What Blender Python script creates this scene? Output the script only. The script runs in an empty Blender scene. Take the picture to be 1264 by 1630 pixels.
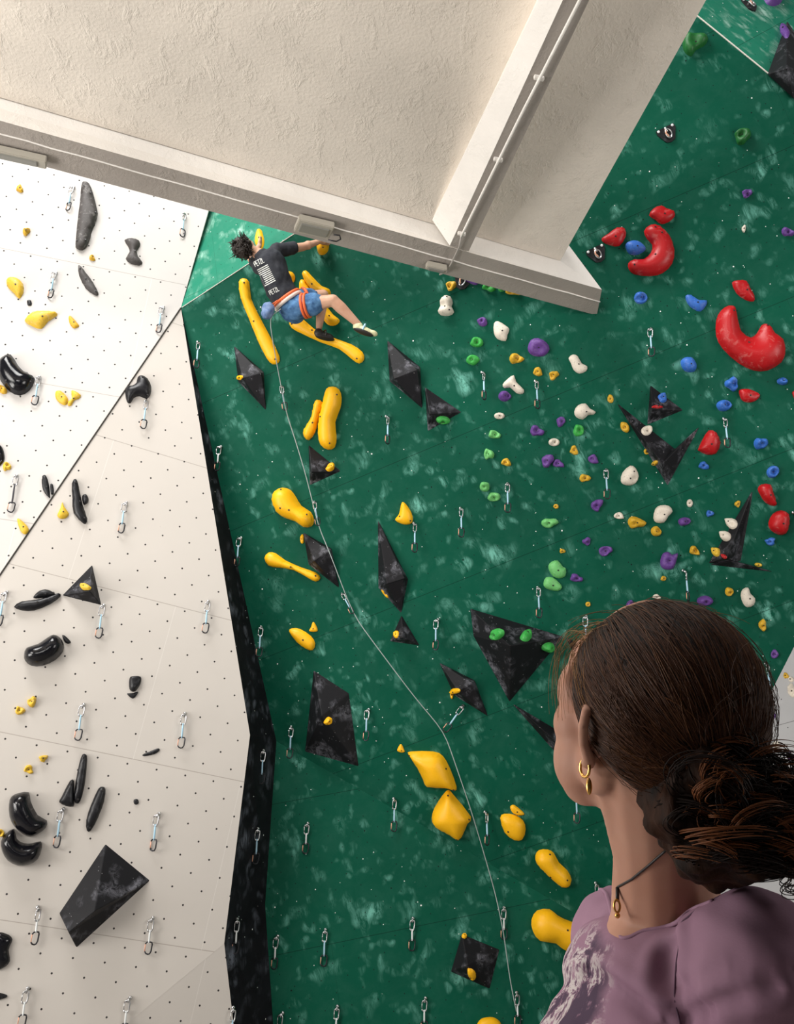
import bpy, bmesh, math, random
from mathutils import Vector, Matrix, noise
from mathutils.bvhtree import BVHTree
from mathutils.geometry import delaunay_2d_cdt
R = math.radians
sc = bpy.context.scene
C = sc.collection
# ---------------------------------------------------------------- camera, light, exposure
FPX, PITCH, ROLL = 1400.0, R(17), R(1.2)
cam_d = bpy.data.cameras.new('camera'); cam = bpy.data.objects.new('camera', cam_d); C.objects.link(cam)
cam_d.sensor_fit = 'VERTICAL'; cam_d.sensor_height = 36; cam_d.lens = 36 * FPX / 1630
cam_d.clip_start = 0.02; cam_d.clip_end = 200
CM = Matrix.Rotation(R(90) + PITCH, 3, 'X') @ Matrix.Rotation(ROLL, 3, 'Z')
cam.matrix_world = CM.to_4x4()
sc.camera = cam
w = bpy.data.worlds.new('world'); sc.world = w; w.use_nodes = True
bg = w.node_tree.nodes['Background']; bg.inputs[0].default_value = (1.0, .975, .95, 1); bg.inputs[1].default_value = 0.17

def area(name, loc, target, sx, sy, power, col=(1, 1, 1)):
    d = bpy.data.lights.new(name, 'AREA'); d.shape = 'RECTANGLE'; d.size = sx; d.size_y = sy
    d.energy = power; d.color = col
    o = bpy.data.objects.new(name, d); C.objects.link(o); o.location = loc
    o.rotation_euler = (Vector(target) - Vector(loc)).to_track_quat('-Z', 'Y').to_euler()
    return o
area('added_side_fill', (-9, -1.0, 3.4), (0.8, 6.5, 4.2), 5, 3.4, 700, (1, .965, .91))  # added fill from the upper left, brightens the beam side and the walls
area('low_slab_fill', (-8.5, 3.0, -0.3), (1.5, 4.8, 4.6), 5, 2.4, 520, (1, .965, .92))  # added fill from low left, brightens the ceiling slab
area('rear_beam_fill', (-1, -7.5, 3.9), (-0.6, 6, 4.7), 6, 1.6, 420, (1, .97, .93))  # added fill from behind, brightens the near side of the beam
area('right_slab_fill', (9, 1.0, 2.2), (2.0, 4.6, 4.8), 4, 3, 400, (1, .965, .92))  # added fill from the right, lifts the slab panel beyond the rib
area('assumed_skylight', (-4.2, 3.0, 11.5), (-0.8, 8.6, 2.2), 6, 4, 1500, (1, .985, .96))  # assumed overhead source, out of view, lights the walls and volume tops
sc.view_settings.view_transform = 'Standard'; sc.view_settings.look = 'None'
sc.view_settings.exposure = 0.0; sc.view_settings.gamma = 1.0
try: sc.view_settings.use_curve_mapping = False
except Exception: pass

# ---------------------------------------------------------------- picture-to-place helpers
def ray(px, py):
    return (CM @ Vector(((px - 632) / FPX, (815 - py) / FPX, -1.0)))
def aty(px, py, y):
    r = ray(px, py); return r * (y / r.y)
def atz(px, py, z):
    r = ray(px, py); return r * (z / r.z)
def atd(px, py, d):            # axial distance from the camera
    return ray(px, py) * d
def pl(a, b, c):
    n = (b - a).cross(c - a).normalized()
    if n.dot(a) > 0: n = -n
    return (a, n)
def hit(px, py, P, lift=0):
    r = ray(px, py); a, n = P
    return r * ((a + n * lift).dot(n) / r.dot(n))

# ---------------------------------------------------------------- materials
def mat(name, col=(.5, .5, .5), rough=.6, metal=0, spec=.5):
    m = bpy.data.materials.new(name); m.use_nodes = True
    b = m.node_tree.nodes['Principled BSDF']
    b.inputs['Base Color'].default_value = (*col, 1); b.inputs['Roughness'].default_value = rough
    b.inputs['Metallic'].default_value = metal; b.inputs['Specular IOR Level'].default_value = spec
    return m
class NT:
    def __init__(s, m): s.t = m.node_tree; s.b = s.t.nodes['Principled BSDF']
    def n(s, ty, **k):
        x = s.t.nodes.new(ty)
        for a, v in k.items():
            if a.startswith('_'): x.inputs[a[1:].replace('_', ' ')].default_value = v
            else: setattr(x, a, v)
        return x
    def l(s, a, b): s.t.links.new(a, b)
    def math(s, op, a, b=None, c=None):
        x = s.n('ShaderNodeMath', operation=op)
        for i, v in enumerate((a, b, c)):
            if v is None: continue
            if isinstance(v, (int, float)): x.inputs[i].default_value = v
            else: s.l(v, x.inputs[i])
        return x.outputs[0]
    def ramp(s, v, lo, hi):
        x = s.n('ShaderNodeMapRange'); x.clamp = True; s.l(v, x.inputs[0])
        x.inputs[1].default_value = lo; x.inputs[2].default_value = hi; return x.outputs[0]
    def mix(s, f, a, b):
        x = s.n('ShaderNodeMix', data_type='RGBA')
        if isinstance(f, (int, float)): x.inputs[0].default_value = f
        else: s.l(f, x.inputs[0])
        for i, v in ((6, a), (7, b)):
            if isinstance(v, tuple): x.inputs[i].default_value = (*v, 1)
            else: s.l(v, x.inputs[i])
        return x.outputs[2]
    def noise(s, vec, scale, detail=3, rough=.55, dist=0, mp=None):
        if mp:
            q = s.n('ShaderNodeMapping'); q.inputs['Scale'].default_value = mp[:3]
            if len(mp) > 3: q.inputs['Rotation'].default_value = (0, 0, mp[3])
            if len(mp) > 4: q.inputs['Location'].default_value = (mp[4], mp[4], 0)
            s.l(vec, q.inputs[0]); vec = q.outputs[0]
        x = s.n('ShaderNodeTexNoise'); s.l(vec, x.inputs['Vector'])
        x.inputs['Scale'].default_value = scale; x.inputs['Detail'].default_value = detail
        x.inputs['Roughness'].default_value = rough; x.inputs['Distortion'].default_value = dist
        return x.outputs['Fac']
    def bump(s, h, strength, dist):
        x = s.n('ShaderNodeBump'); x.inputs['Strength'].default_value = strength; x.inputs['Distance'].default_value = dist
        s.l(h, x.inputs['Height']); s.l(x.outputs[0], s.b.inputs['Normal'])
    def col(s, c): s.l(c, s.b.inputs['Base Color'])

def lattice(T, uv, du, dv, rad):
    """mask of a staggered lattice of round holes"""
    sep = T.n('ShaderNodeSeparateXYZ'); T.l(uv, sep.inputs[0])
    v = T.math('DIVIDE', sep.outputs[1], dv); row = T.math('FLOOR', v)
    odd = T.math('MULTIPLY', T.math('FLOORED_MODULO', row, 2.0), .5)
    u = T.math('ADD', T.math('DIVIDE', sep.outputs[0], du), odd)
    fu = T.math('MULTIPLY', T.math('SUBTRACT', T.math('FRACT', u), .5), du)
    fv = T.math('MULTIPLY', T.math('SUBTRACT', T.math('FRACT', v), .5), dv)
    d = T.math('SQRT', T.math('ADD', T.math('MULTIPLY', fu, fu), T.math('MULTIPLY', fv, fv)))
    return T.math('LESS_THAN', d, rad), sep
def seams(T, sep, du, dv, wd):
    v = T.math('DIVIDE', sep.outputs[1], dv); row = T.math('FLOOR', v)
    fv = T.math('LESS_THAN', T.math('MULTIPLY', T.math('FRACT', v), dv), wd)
    u = T.math('ADD', T.math('DIVIDE', sep.outputs[0], du), T.math('MULTIPLY', row, .37))
    fu = T.math('LESS_THAN', T.math('MULTIPLY', T.math('FRACT', u), du), wd * .7)
    return fv, fu
def panel_white(name, base):
    m = mat(name, base, .75, spec=.25); T = NT(m); uv = T.n('ShaderNodeUVMap').outputs[0]
    dots, sep = lattice(T, uv, .262, .132, .0085)
    fv, fu = seams(T, sep, 2.7, 1.43, .007)
    big = T.noise(uv, .7, 4, .6)
    c = T.mix(T.ramp(big, .3, .75), base, tuple(x * .94 for x in base))
    scuff = T.ramp(T.noise(uv, 26, 4, .7), .70, .74)
    c = T.mix(T.math('MULTIPLY', scuff, .35), c, (.3, .24, .24))
    c = T.mix(T.math('MULTIPLY', fv, .5), c, (.22, .18, .15))
    c = T.mix(T.math('MULTIPLY', fu, .22), c, (.9, .88, .85))
    c = T.mix(dots, c, (.035, .03, .03)); T.col(c)
    T.bump(T.noise(uv, 60, 3), .08, .004)
    return m
def chalk_mask(T, uv, dens=0.0):
    sc_ = []
    for i, (rot, s) in enumerate(((.5, 1.5), (2.0, 2.3), (1.2, 3.4))):
        blot = T.ramp(T.noise(uv, s * 2.1, 1.5, .5, 0, (1, 1, 1, rot, 7.3 * i)), .60 - dens, .80 - dens)
        st = T.ramp(T.noise(uv, 11, 7, .8, .9, (1, .34, 1, rot, 3.1 * i + 1)), .42, .66)
        sc_.append(T.math('MULTIPLY', blot, st))
    reg = T.ramp(T.noise(uv, 1.1, 2, .5), .30, .62); sc_[2] = T.math('MULTIPLY', sc_[2], .55)
    tot = T.math('MAXIMUM', T.math('MAXIMUM', sc_[0], T.math('MULTIPLY', sc_[1], .8)), sc_[2])
    return T.math('MULTIPLY', tot, T.math('ADD', .25, reg))
def panel_chalky(name, base, chalk, dens=0.0, seam=True, rough=.62):
    m = mat(name, base, rough, spec=.12); T = NT(m); uv = T.n('ShaderNodeUVMap').outputs[0]
    big = T.noise(uv, .8, 3, .6)
    c = T.mix(T.ramp(big, .3, .7), tuple(x * .86 for x in base), tuple(x * 1.1 for x in base))
    fine = T.ramp(T.noise(uv, 4, 6, .75, .5), .42, .8)
    c = T.mix(T.math('MULTIPLY', fine, .10), c, tuple(x * .5 for x in chalk))
    ck = chalk_mask(T, uv, dens)
    c = T.mix(T.math('MINIMUM', T.math('MULTIPLY', ck, 1.5), .85), c, chalk)
    for sx, lo, colr in ((9.5, .045, (.72, .82, .76)), (4.3, .030, (.85, .9, .86)), (6.0, .045, (.004, .012, .01))):
        vo = T.n('ShaderNodeTexVoronoi', feature='F1'); T.l(uv, vo.inputs['Vector']); vo.inputs['Scale'].default_value = sx
        c = T.mix(T.math('LESS_THAN', vo.outputs['Distance'], lo), c, colr)
    dots, sep = lattice(T, uv, .25, .125, .0055)
    c = T.mix(T.math('MULTIPLY', dots, .8), c, (.005, .012, .01))
    if seam:
        fv, fu = seams(T, sep, 2.6, 1.35, .006)
        c = T.mix(T.math('MULTIPLY', fv, .7), c, tuple(x * .25 for x in base))
        c = T.mix(T.math('MULTIPLY', fu, .4), c, tuple(x * .4 for x in base))
    T.col(c); T.bump(T.noise(uv, 80, 3), .1, .003)
    return m
def concrete(name, base, bs=.5, sc2=9):
    m = mat(name, base, .85, spec=.15); T = NT(m); g = T.n('ShaderNodeNewGeometry').outputs['Position']
    big = T.noise(g, .7, 5, .6)
    c = T.mix(T.ramp(big, .35, .65), tuple(x * .88 for x in base), tuple(min(1, x * 1.06) for x in base))
    pit = T.ramp(T.noise(g, 22, 2, .5), .76, .79)
    c = T.mix(T.math('MULTIPLY', pit, .4), c, tuple(x * .55 for x in base)); T.col(c)
    a = T.ramp(T.noise(g, sc2, 6, .7, .3, (1, .6, 1, .6)), .52, .66)
    b = T.noise(g, 45, 4, .6)
    h = T.math('ADD', T.math('MULTIPLY', a, .5), T.math('MULTIPLY', b, .5)); T.bump(h, bs, .016)
    return m
def hold_mat(name, col, rough=.5, chalk=.35, sc_=22, ch=(.85, .82, .78)):
    m = mat(name, col, rough, spec=.4); T = NT(m); g = T.n('ShaderNodeTexCoord').outputs['Object']
    n1 = T.noise(g, sc_, 4, .65, .4)
    c = T.mix(T.math('MULTIPLY', T.ramp(n1, .55, .8), chalk), col, ch)
    c = T.mix(T.math('MULTIPLY', T.ramp(T.noise(g, 70, 2), .60, .68), .08 if name in ('yellow_hold', 'red_hold', 'black_gloss_hold') else .45), c, tuple(x * .3 for x in col))
    T.col(c); T.bump(T.noise(g, 160, 3), .25, .002)
    return m
M = {}
M['white_up'] = panel_white('white_panel', (.58, .555, .53))
M['white_lo'] = panel_white('white_panel_warm', (.60, .56, .515))
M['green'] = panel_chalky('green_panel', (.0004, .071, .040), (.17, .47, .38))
M['green_lit'] = panel_chalky('green_panel_lit_chalked', (.012, .19, .115), (.42, .66, .56), .03)  # lighter copy of the green with stronger light painted in, plus chalk
M['blackp'] = panel_chalky('black_panel', (.006, .006, .008), (.16, .18, .22), 0.02, False)
M['greyp'] = panel_chalky('grey_panel', (.42, .42, .43), (.6, .6, .6), -.05)
M['slab'] = concrete('painted_concrete', (.80, .73, .645), .55, 7)
M['beamc'] = concrete('beam_concrete', (.88, .84, .79), .3, 6)  # lightened to paint in the light falling on beam and rib sides
M['beamu'] = concrete('beam_underside_shaded', (.40, .36, .325), .5, 5)  # same concrete darkened to stand for shade on the undersides
M['floor'] = concrete('floor_grey', (.45, .42, .40), .1)
M['black'] = hold_mat('black_hold', (.006, .006, .008), .4, .10, 14, (.4, .42, .48))
M['gloss'] = hold_mat('black_gloss_hold', (.005, .005, .007), .12, .05, 10, (.35, .36, .42))
M['grey'] = hold_mat('dark_grey_hold', (.055, .048, .045), .6, .3, 16)
M['yellow'] = hold_mat('yellow_hold', (.90, .46, .004), .45, .10, 9, (.95, .72, .25))
M['mustard'] = hold_mat('mustard_hold', (.62, .36, .02), .55, .28)
M['lemon'] = hold_mat('lemon_hold', (.66, .42, .03), .5, .3)
M['red'] = hold_mat('red_hold', (.42, .005, .008), .42, .28, 14, (.85, .5, .45))
M['blue'] = hold_mat('blue_hold', (.03, .13, .48), .5, .25)
M['purple'] = hold_mat('purple_hold', (.12, .045, .24), .55, .30, 22, (.55, .5, .62))
M['green_h'] = hold_mat('green_hold', (.04, .36, .06), .5, .25, 22, (.6, .8, .6))
M['pale_green'] = hold_mat('pale_green_hold', (.14, .46, .14), .5, .35, 22, (.7, .85, .7))
M['dark_green'] = hold_mat('dark_green_hold', (.008, .11, .02), .5, .2, 22, (.2, .5, .25))
M['cream'] = hold_mat('cream_hold', (.70, .63, .53), .55, .2)
M['metal'] = mat('steel', (.55, .55, .56), .3, 1)
M['darkmetal'] = mat('dark_alloy', (.035, .035, .04), .35, .7)
M['orange'] = mat('orange_alloy', (.78, .40, .27), .4, .2)
M['sling'] = mat('blue_sling', (.38, .60, .74), .8)
M['white_sling'] = mat('white_sling', (.75, .78, .78), .8)
M['black_sling'] = mat('black_sling', (.05, .05, .06), .8)
M['bolt'] = mat('bolt_recess', (.012, .010, .010), .5)
M['edge'] = mat('plywood_edge', (.72, .68, .62), .7)
M['edge_dark'] = mat('dark_joint', (.03, .025, .02), .7)
def volume_mat():
    m = mat('volume_black', (.012, .012, .015), .55, spec=.22); T = NT(m); g = T.n('ShaderNodeTexCoord').outputs['Object']
    bl = T.ramp(T.noise(g, 5.5, 2, .5), .5, .72); st = T.ramp(T.noise(g, 16, 6, .75, 1.2), .42, .75)
    c = T.mix(T.math('MULTIPLY', T.math('MULTIPLY', bl, st), .75), (.008, .008, .010), (.38, .38, .44))
    vo = T.n('ShaderNodeTexVoronoi'); T.l(g, vo.inputs['Vector']); vo.inputs['Scale'].default_value = 22
    c = T.mix(T.math('LESS_THAN', vo.outputs['Distance'], .06), c, (.4, .4, .42))
    T.col(c); T.bump(T.noise(g, 120, 3), .35, .003)
    return m
M['volume'] = volume_mat()

# ---------------------------------------------------------------- object helpers
def tag(o, label=None, cat=None, group=None, kind=None):
    if label: o['label'] = label
    if cat: o['category'] = cat
    if group: o['group'] = group
    if kind: o['kind'] = kind
    return o
def link(name, me, m=None, parent=None, loc=None):
    o = bpy.data.objects.new(name, me); C.objects.link(o)
    if m: me.materials.append(m)
    if parent: o.parent = parent
    if loc is not None: o.location = loc
    return o
def mesh(name, vs, fs, m=None, parent=None, loc=None, smooth=False):
    me = bpy.data.meshes.new(name); me.from_pydata([tuple(v) for v in vs], [], fs); me.update()
    bm = bmesh.new(); bm.from_mesh(me); bmesh.ops.recalc_face_normals(bm, faces=bm.faces[:]); bm.to_mesh(me); bm.free()
    if smooth: me.polygons.foreach_set('use_smooth', [True] * len(me.polygons))
    return link(name, me, m, parent, loc)
def from_bm(name, bm, m=None, parent=None, loc=None, smooth=True):
    me = bpy.data.meshes.new(name); bm.to_mesh(me); bm.free()
    if smooth: me.polygons.foreach_set('use_smooth', [True] * len(me.polygons))
    return link(name, me, m, parent, loc)
def bake(o):
    dg = bpy.context.evaluated_depsgraph_get(); dg.update()
    me = bpy.data.meshes.new_from_object(o.evaluated_get(dg))
    o.modifiers.clear(); o.data = me; return o
def empty(name, loc):
    o = bpy.data.objects.new(name, None); C.objects.link(o); o.location = loc; o.empty_display_size = .05; return o
def frame_of(d):
    d = Vector(d).normalized(); a = Vector((0, 0, 1)) if abs(d.z) < .9 else Vector((1, 0, 0))
    x = d.cross(a).normalized(); return x, x.cross(d).normalized(), d
def tube(bm, pts, rad, n=6, closed=False, flat=1.0):
    pts = [Vector(p) for p in pts]; N = len(pts); rings = []; up = None
    for i, p in enumerate(pts):
        if closed: d = pts[(i + 1) % N] - pts[i - 1]
        else: d = pts[min(i + 1, N - 1)] - pts[max(i - 1, 0)]
        d.normalize()
        if up is None: up = frame_of(d)[0]
        x = (up - d * up.dot(d)).normalized(); y = d.cross(x); up = x
        r = rad[i] if isinstance(rad, (list, tuple)) else rad
        rings.append([bm.verts.new(p + (x * math.cos(2 * math.pi * k / n) * r + y * math.sin(2 * math.pi * k / n) * r * flat)) for k in range(n)])
    for i in range(N if closed else N - 1):
        a, b = rings[i], rings[(i + 1) % N]
        for k in range(n): bm.faces.new((a[k], a[(k + 1) % n], b[(k + 1) % n], b[k]))
    if not closed: bm.faces.new(rings[0][::-1]); bm.faces.new(rings[-1])
def ball(bm, c, r, axes=None, seg=20):
    """ellipsoid, r = radius or three radii along axes"""
    rr = (r, r, r) if isinstance(r, (int, float)) else r
    A = Matrix.Identity(3) if axes is None else Matrix(axes).transposed()
    q = bmesh.ops.create_uvsphere(bm, u_segments=seg, v_segments=seg // 2 + 2, radius=1)
    for v in q['verts']: v.co = Vector(c) + A @ Vector((v.co.x * rr[0], v.co.y * rr[1], v.co.z * rr[2]))
def cap(bm, a, b, ra, rb, n=14):
    """tapered capsule"""
    a, b = Vector(a), Vector(b); x, y, d = frame_of(b - a); L = (b - a).length; rings = []
    st = [(-ra * math.cos(t), ra * math.sin(t)) for t in (R(12), R(40), R(68))] + [(0, ra), (L / 2, (ra + rb) / 2), (L, rb)] + [(L + rb * math.sin(t), rb * math.cos(t)) for t in (R(22), R(50), R(78))]
    for s, r in st: rings.append([bm.verts.new(a + d * s + (x * math.cos(2 * math.pi * k / n) + y * math.sin(2 * math.pi * k / n)) * r) for k in range(n)])
    for i in range(len(rings) - 1):
        for k in range(n): bm.faces.new((rings[i][k], rings[i][(k + 1) % n], rings[i + 1][(k + 1) % n], rings[i + 1][k]))
    bm.faces.new(rings[0][::-1]); bm.faces.new(rings[-1])
def chain(bm, pts, rs):
    for i in range(len(pts) - 1): cap(bm, pts[i], pts[i + 1], rs[i], rs[i + 1])
def fuse(name, bm, voxel, m, parent=None, it=6, disp=None):
    bmesh.ops.recalc_face_normals(bm, faces=bm.faces[:])
    o = from_bm(name, bm, None, parent)
    q = o.modifiers.new('r', 'REMESH'); q.mode = 'VOXEL'; q.voxel_size = voxel
    s = o.modifiers.new('s', 'SMOOTH'); s.factor = .5; s.iterations = it
    bake(o); o.data.materials.clear(); o.data.materials.append(m)
    if disp:
        ns = [v.normal.copy() for v in o.data.vertices]
        for v, n in zip(o.data.vertices, ns): v.co += n * disp(v.co, n)
    o.data.polygons.foreach_set('use_smooth', [True] * len(o.data.polygons)); o.data.update()
    return o
def box(name, c, ax, hs, m, parent=None, bev=.004):
    bm = bmesh.new(); bmesh.ops.create_cube(bm, size=2)
    A = Matrix(ax).transposed()
    for v in bm.verts: v.co = Vector(c) + A @ Vector((v.co.x * hs[0], v.co.y * hs[1], v.co.z * hs[2]))
    if bev: bmesh.ops.bevel(bm, geom=bm.edges[:], offset=bev, segments=2, affect='EDGES')
    bmesh.ops.recalc_face_normals(bm, faces=bm.faces[:])
    return from_bm(name, bm, m, parent, smooth=False)

# ---------------------------------------------------------------- the climbing walls
S0 = aty(288, 490, 8.2)
PA = pl(aty(0, 915, 7.75), S0, aty(0, 300, 7.85))                       # upper white panels, vertical
PB = pl(aty(0, 915, 7.75), S0, aty(398, 1170, 8.55))                    # lower white panels, leaning out
GB = aty(440, 1180, 9.35)
PG = pl(S0, GB, aty(1264, 700, 7.85))                                    # main green wall
PH = pl(S0, hit(470, 370, PG), aty(335, 325, 8.42))                     # green wall above the joint, coloured as lit
PT = pl(hit(1110, 25, PG), hit(1264, 150, PG), aty(1264, 0, 7.55))      # top right green
PL = pl(GB, hit(940, 1468, PG), aty(435, 1630, 9.10))                    # lower green
PC = pl(hit(357, 1500, PB), hit(200, 1630, PB), aty(370, 1630, 8.60))
PR = pl(aty(1264, 1030, 7.6), aty(1219, 1118, 7.75), aty(1264, 1500, 7.35))
WALLS = []
def wall(name, plane, px, m, up0=(0, 0), ud=(1, 0), label='', thick=.05, pts=None, bvh=True):
    a, n = plane
    vs = pts or [hit(x, y, plane) for x, y in px]
    o3 = hit(*up0, plane); u = (hit(up0[0] + ud[0] * 50, up0[1] + ud[1] * 50, plane) - o3).normalized(); v = n.cross(u)
    k = len(vs); allv = vs + [p - n * thick for p in vs]
    fs = [tuple(range(k)), tuple(range(2 * k - 1, k - 1, -1))] + [(i, (i + 1) % k, k + (i + 1) % k, k + i) for i in range(k)]
    o = mesh(name, allv, fs, m)
    uvl = o.data.uv_layers.new(name='UVMap')
    for lp in o.data.loops:
        p = o.data.vertices[lp.vertex_index].co - o3; uvl.data[lp.index].uv = (p.dot(u) + 20, p.dot(v) + 20 * 1.43)
    tag(o, label, None, None, 'structure')
    if bvh:
        WALLS.append((vs, [tuple(range(k))]))
    return o
wall('wall_left', PA, [(-260, 1299), (288, 490), (352, 265), (415, 40), (-260, -60)], M['white_up'], (0, 395), (1, .2), 'upper white panelled climbing wall with dark threaded holes')
wall('wall_left_lower', PB, [(-260, 1299), (288, 490), (398, 1170), (357, 1502), (-60, 1846), (-400, 1900)], M['white_lo'], (15, 898), (1, .255), 'lower warm white climbing wall below the slanted seam')
wall('wall_left_foot', PC, [(357, 1502), (372, 1632), (400, 1900), (-60, 1846)], M['white_lo'], (200, 1640), (1, .1), 'bright white panel at the bottom left')
wall('wall_back', PG, [(288, 490), (440, 1180), (940, 1468), (1500, 1791), (1500, 342), (1110, 25), (960, -97), (700, 218)], M['green'], (492, 752), (1, -.42), 'main green climbing wall dusted with chalk')
wall('wall_back_upper', PH, [(288, 490), (700, 218), (900, 86), (880, -160), (470, -160)], M['green_lit'], (300, 600), (1, -.45), 'green wall above the joint, lighter colour standing in for light')
wall('wall_back_top', PT, [(1500, 342), (1110, 25), (960, -97), (960, -260), (1500, -260)], M['green_lit'], (1200, 20), (1, -.5), 'green wall at the top right, brightened in colour as lit')
wall('wall_back_lower', PL, [(440, 1180), (422, 1440), (435, 1632), (455, 1950), (1700, 1950), (1700, 1906), (1500, 1791), (940, 1468)], M['green'], (560, 1450), (1, -.2), 'lower green climbing wall under the crease')
wall('wall_right', PR, [(1264, 1030), (1219, 1118), (1100, 1350), (820, 1900), (1560, 1900), (1560, 450)], M['greyp'], (1264, 1100), (1, -.3), 'pale grey climbing wall at the right')
# black return between white and green walls
bl = [S0, hit(398, 1170, PB), hit(357, 1502, PB), hit(372, 1632, PC), hit(400, 1900, PC)]
br = [S0, GB, hit(422, 1440, PL), hit(435, 1632, PL), hit(455, 1950, PL)]
me_v = [bl[0]] + bl[1:] + br[1:]
fs = [(0, 1, 5), (1, 2, 6, 5), (2, 3, 7, 6), (3, 4, 8, 7)]
fs = [(0, 1, 5), (1, 6, 5), (1, 2, 6), (2, 7, 6), (2, 3, 7), (3, 8, 7), (3, 4, 8)]
o = mesh('wall_return', me_v, fs, M['blackp']); tag(o, 'black angled side panel between the white and green walls', None, None, 'structure')
uvl = o.data.uv_layers.new(name='UVMap')
for lp in o.data.loops:
    p = o.data.vertices[lp.vertex_index].co; uvl.data[lp.index].uv = (p.x + p.y * .6, p.z)
WALLS.append((me_v, fs))
# edge strips
def strip(name, px, plane, r, m, label):
    bm = bmesh.new(); tube(bm, [hit(x, y, plane, .002) for x, y in px], r, 6)
    tag(from_bm(name, bm, m, smooth=False), label, None, None, 'structure')
strip('trim_1', [(290, 489), (380, 430), (470, 371), (700, 218)], PG, .004, M['edge'], 'pale joint along the upper green crease')
strip('trim_2', [(1110, 25), (1187, 87.5), (1264, 150), (1400, 260)], PG, .007, M['edge'], 'pale joint line at the top right')
strip('trim_3', [(-100, 1063), (0, 915), (144, 702), (288, 490)], PB, .007, M['edge_dark'], 'dark slanted joint across the white wall')

# floors
def poly(name, vs, m, label, th=.2):
    k = len(vs); vs = [Vector(v) for v in vs]; allv = vs + [v - Vector((0, 0, th)) for v in vs]
    o = mesh(name, allv, [tuple(range(k)), tuple(range(2 * k - 1, k - 1, -1))] + [(i, (i + 1) % k, k + (i + 1) % k, k + i) for i in range(k)], m)
    return tag(o, label, None, None, 'structure')
GF = -1.52
poly('floor', [(-12, 1.9, -3.3), (12, 1.9, -3.3), (12, 12, -3.3), (-12, 12, -3.3)], M['floor'], 'hall floor below the climbing walls')
for nm, a, b in (('shade_wall_left', (-2.6, -3.0), (-2.6, .7)), ('shade_wall_right', (3.4, -3.0), (3.4, .7)), ('shade_wall_back', (-2.6, -3.0), (3.4, -3.0))):  # unseen walls added to block light from the woman's back
    dx = Vector((b[0] - a[0], b[1] - a[1], 0)).normalized().cross(Vector((0, 0, 1))) * .12; vs = [Vector((a[0], a[1], GF)), Vector((b[0], b[1], GF)), Vector((b[0], b[1], 2.5)), Vector((a[0], a[1], 2.5))]
    o = mesh(nm, vs + [v + dx for v in vs], [(0, 1, 2, 3), (7, 6, 5, 4), (0, 1, 5, 4), (1, 2, 6, 5), (2, 3, 7, 6), (3, 0, 4, 7)], mat('shade_wall_dark', (.06, .05, .045), .8)); tag(o, 'added unseen dark wall keeping light off the woman', None, None, 'structure')
poly('floor_gallery', [(-12, -6, GF), (12, -6, GF), (12, 2.0, GF), (-12, 2.0, GF)], M['floor'], 'gallery floor the woman stands on')

# ---------------------------------------------------------------- concrete slab with beam and rib
ZB = 4.45
SLAB = pl(atz(0, 155, ZB + .19), atz(690, 350, ZB + .17), atz(855, 0, ZB + .38))
def zb(x, y, z=ZB): return atz(x, y, z)
def sl(x, y, up=0):
    p = hit(x, y, SLAB); return p + Vector((0, 0, up))
def prism(name, bot, m, top, label, cat=None, parent=None):
    """closed solid between a bottom loop and a top loop"""
    k = len(bot); vs = list(bot) + list(top)
    fs = [tuple(range(k)), tuple(range(2 * k - 1, k - 1, -1))] + [(i, (i + 1) % k, k + (i + 1) % k, k + i) for i in range(k)]
    return mesh(name, vs, fs, m, parent)
ext = lambda a, b, t: (a[0] + (b[0] - a[0]) * t, a[1] + (b[1] - a[1]) * t)
# slab (one plate, right edge free)
sp = [sl(-500, 20), sl(892, 415), sl(1128, -7), sl(1330, -368)]
back = sl(892, 415) + (sl(0, 155) - sl(892, 415)) * 1.0
slab_pts = [sl(0, 155) + (sl(0, 155) - sl(892, 415)) * .9, sl(892, 415), sl(1128, -7) , sl(1330, -368)]
far = slab_pts[3] + (slab_pts[0] - slab_pts[1])
slab_pts.append(far)
o = prism('ceiling', slab_pts, M['slab'], [p + Vector((0, 0, .22)) for p in slab_pts], '')
tag(o, 'off-white trowelled concrete ceiling slab', None, None, 'structure')
# main beam: near lit side, underside, far side
def beam(name, near_top, near_bot, far_bot, label, ext0=.9, m=None):
    A0, A1 = near_top; B0, B1 = near_bot; D0, D1 = far_bot
    def e(p, q): return p + (p - q) * ext0
    A0, B0, D0 = e(A0, A1), e(B0, B1), e(D0, D1)
    up = Vector((0, 0, .3))
    vs = [A0, A1, B0, B1, D0, D1, Vector((D0.x, D0.y, D0.z)) + up, D1 + up, A0 + up, A1 + up]
    fs = [(0, 1, 3, 2), (2, 3, 5, 4), (4, 5, 7, 6), (6, 7, 9, 8), (8, 9, 1, 0), (0, 2, 4, 6, 8), (1, 9, 7, 5, 3)]
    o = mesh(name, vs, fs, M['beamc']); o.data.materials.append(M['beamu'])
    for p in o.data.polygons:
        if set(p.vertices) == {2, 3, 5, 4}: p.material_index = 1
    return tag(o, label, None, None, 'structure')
beam('ceiling_beam', (sl(0, 157), sl(893, 416)), (zb(0, 192), zb(958, 461)), (zb(0, 246), zb(950, 502)), 'long concrete ceiling beam with underside coloured dark as in shade')
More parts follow.
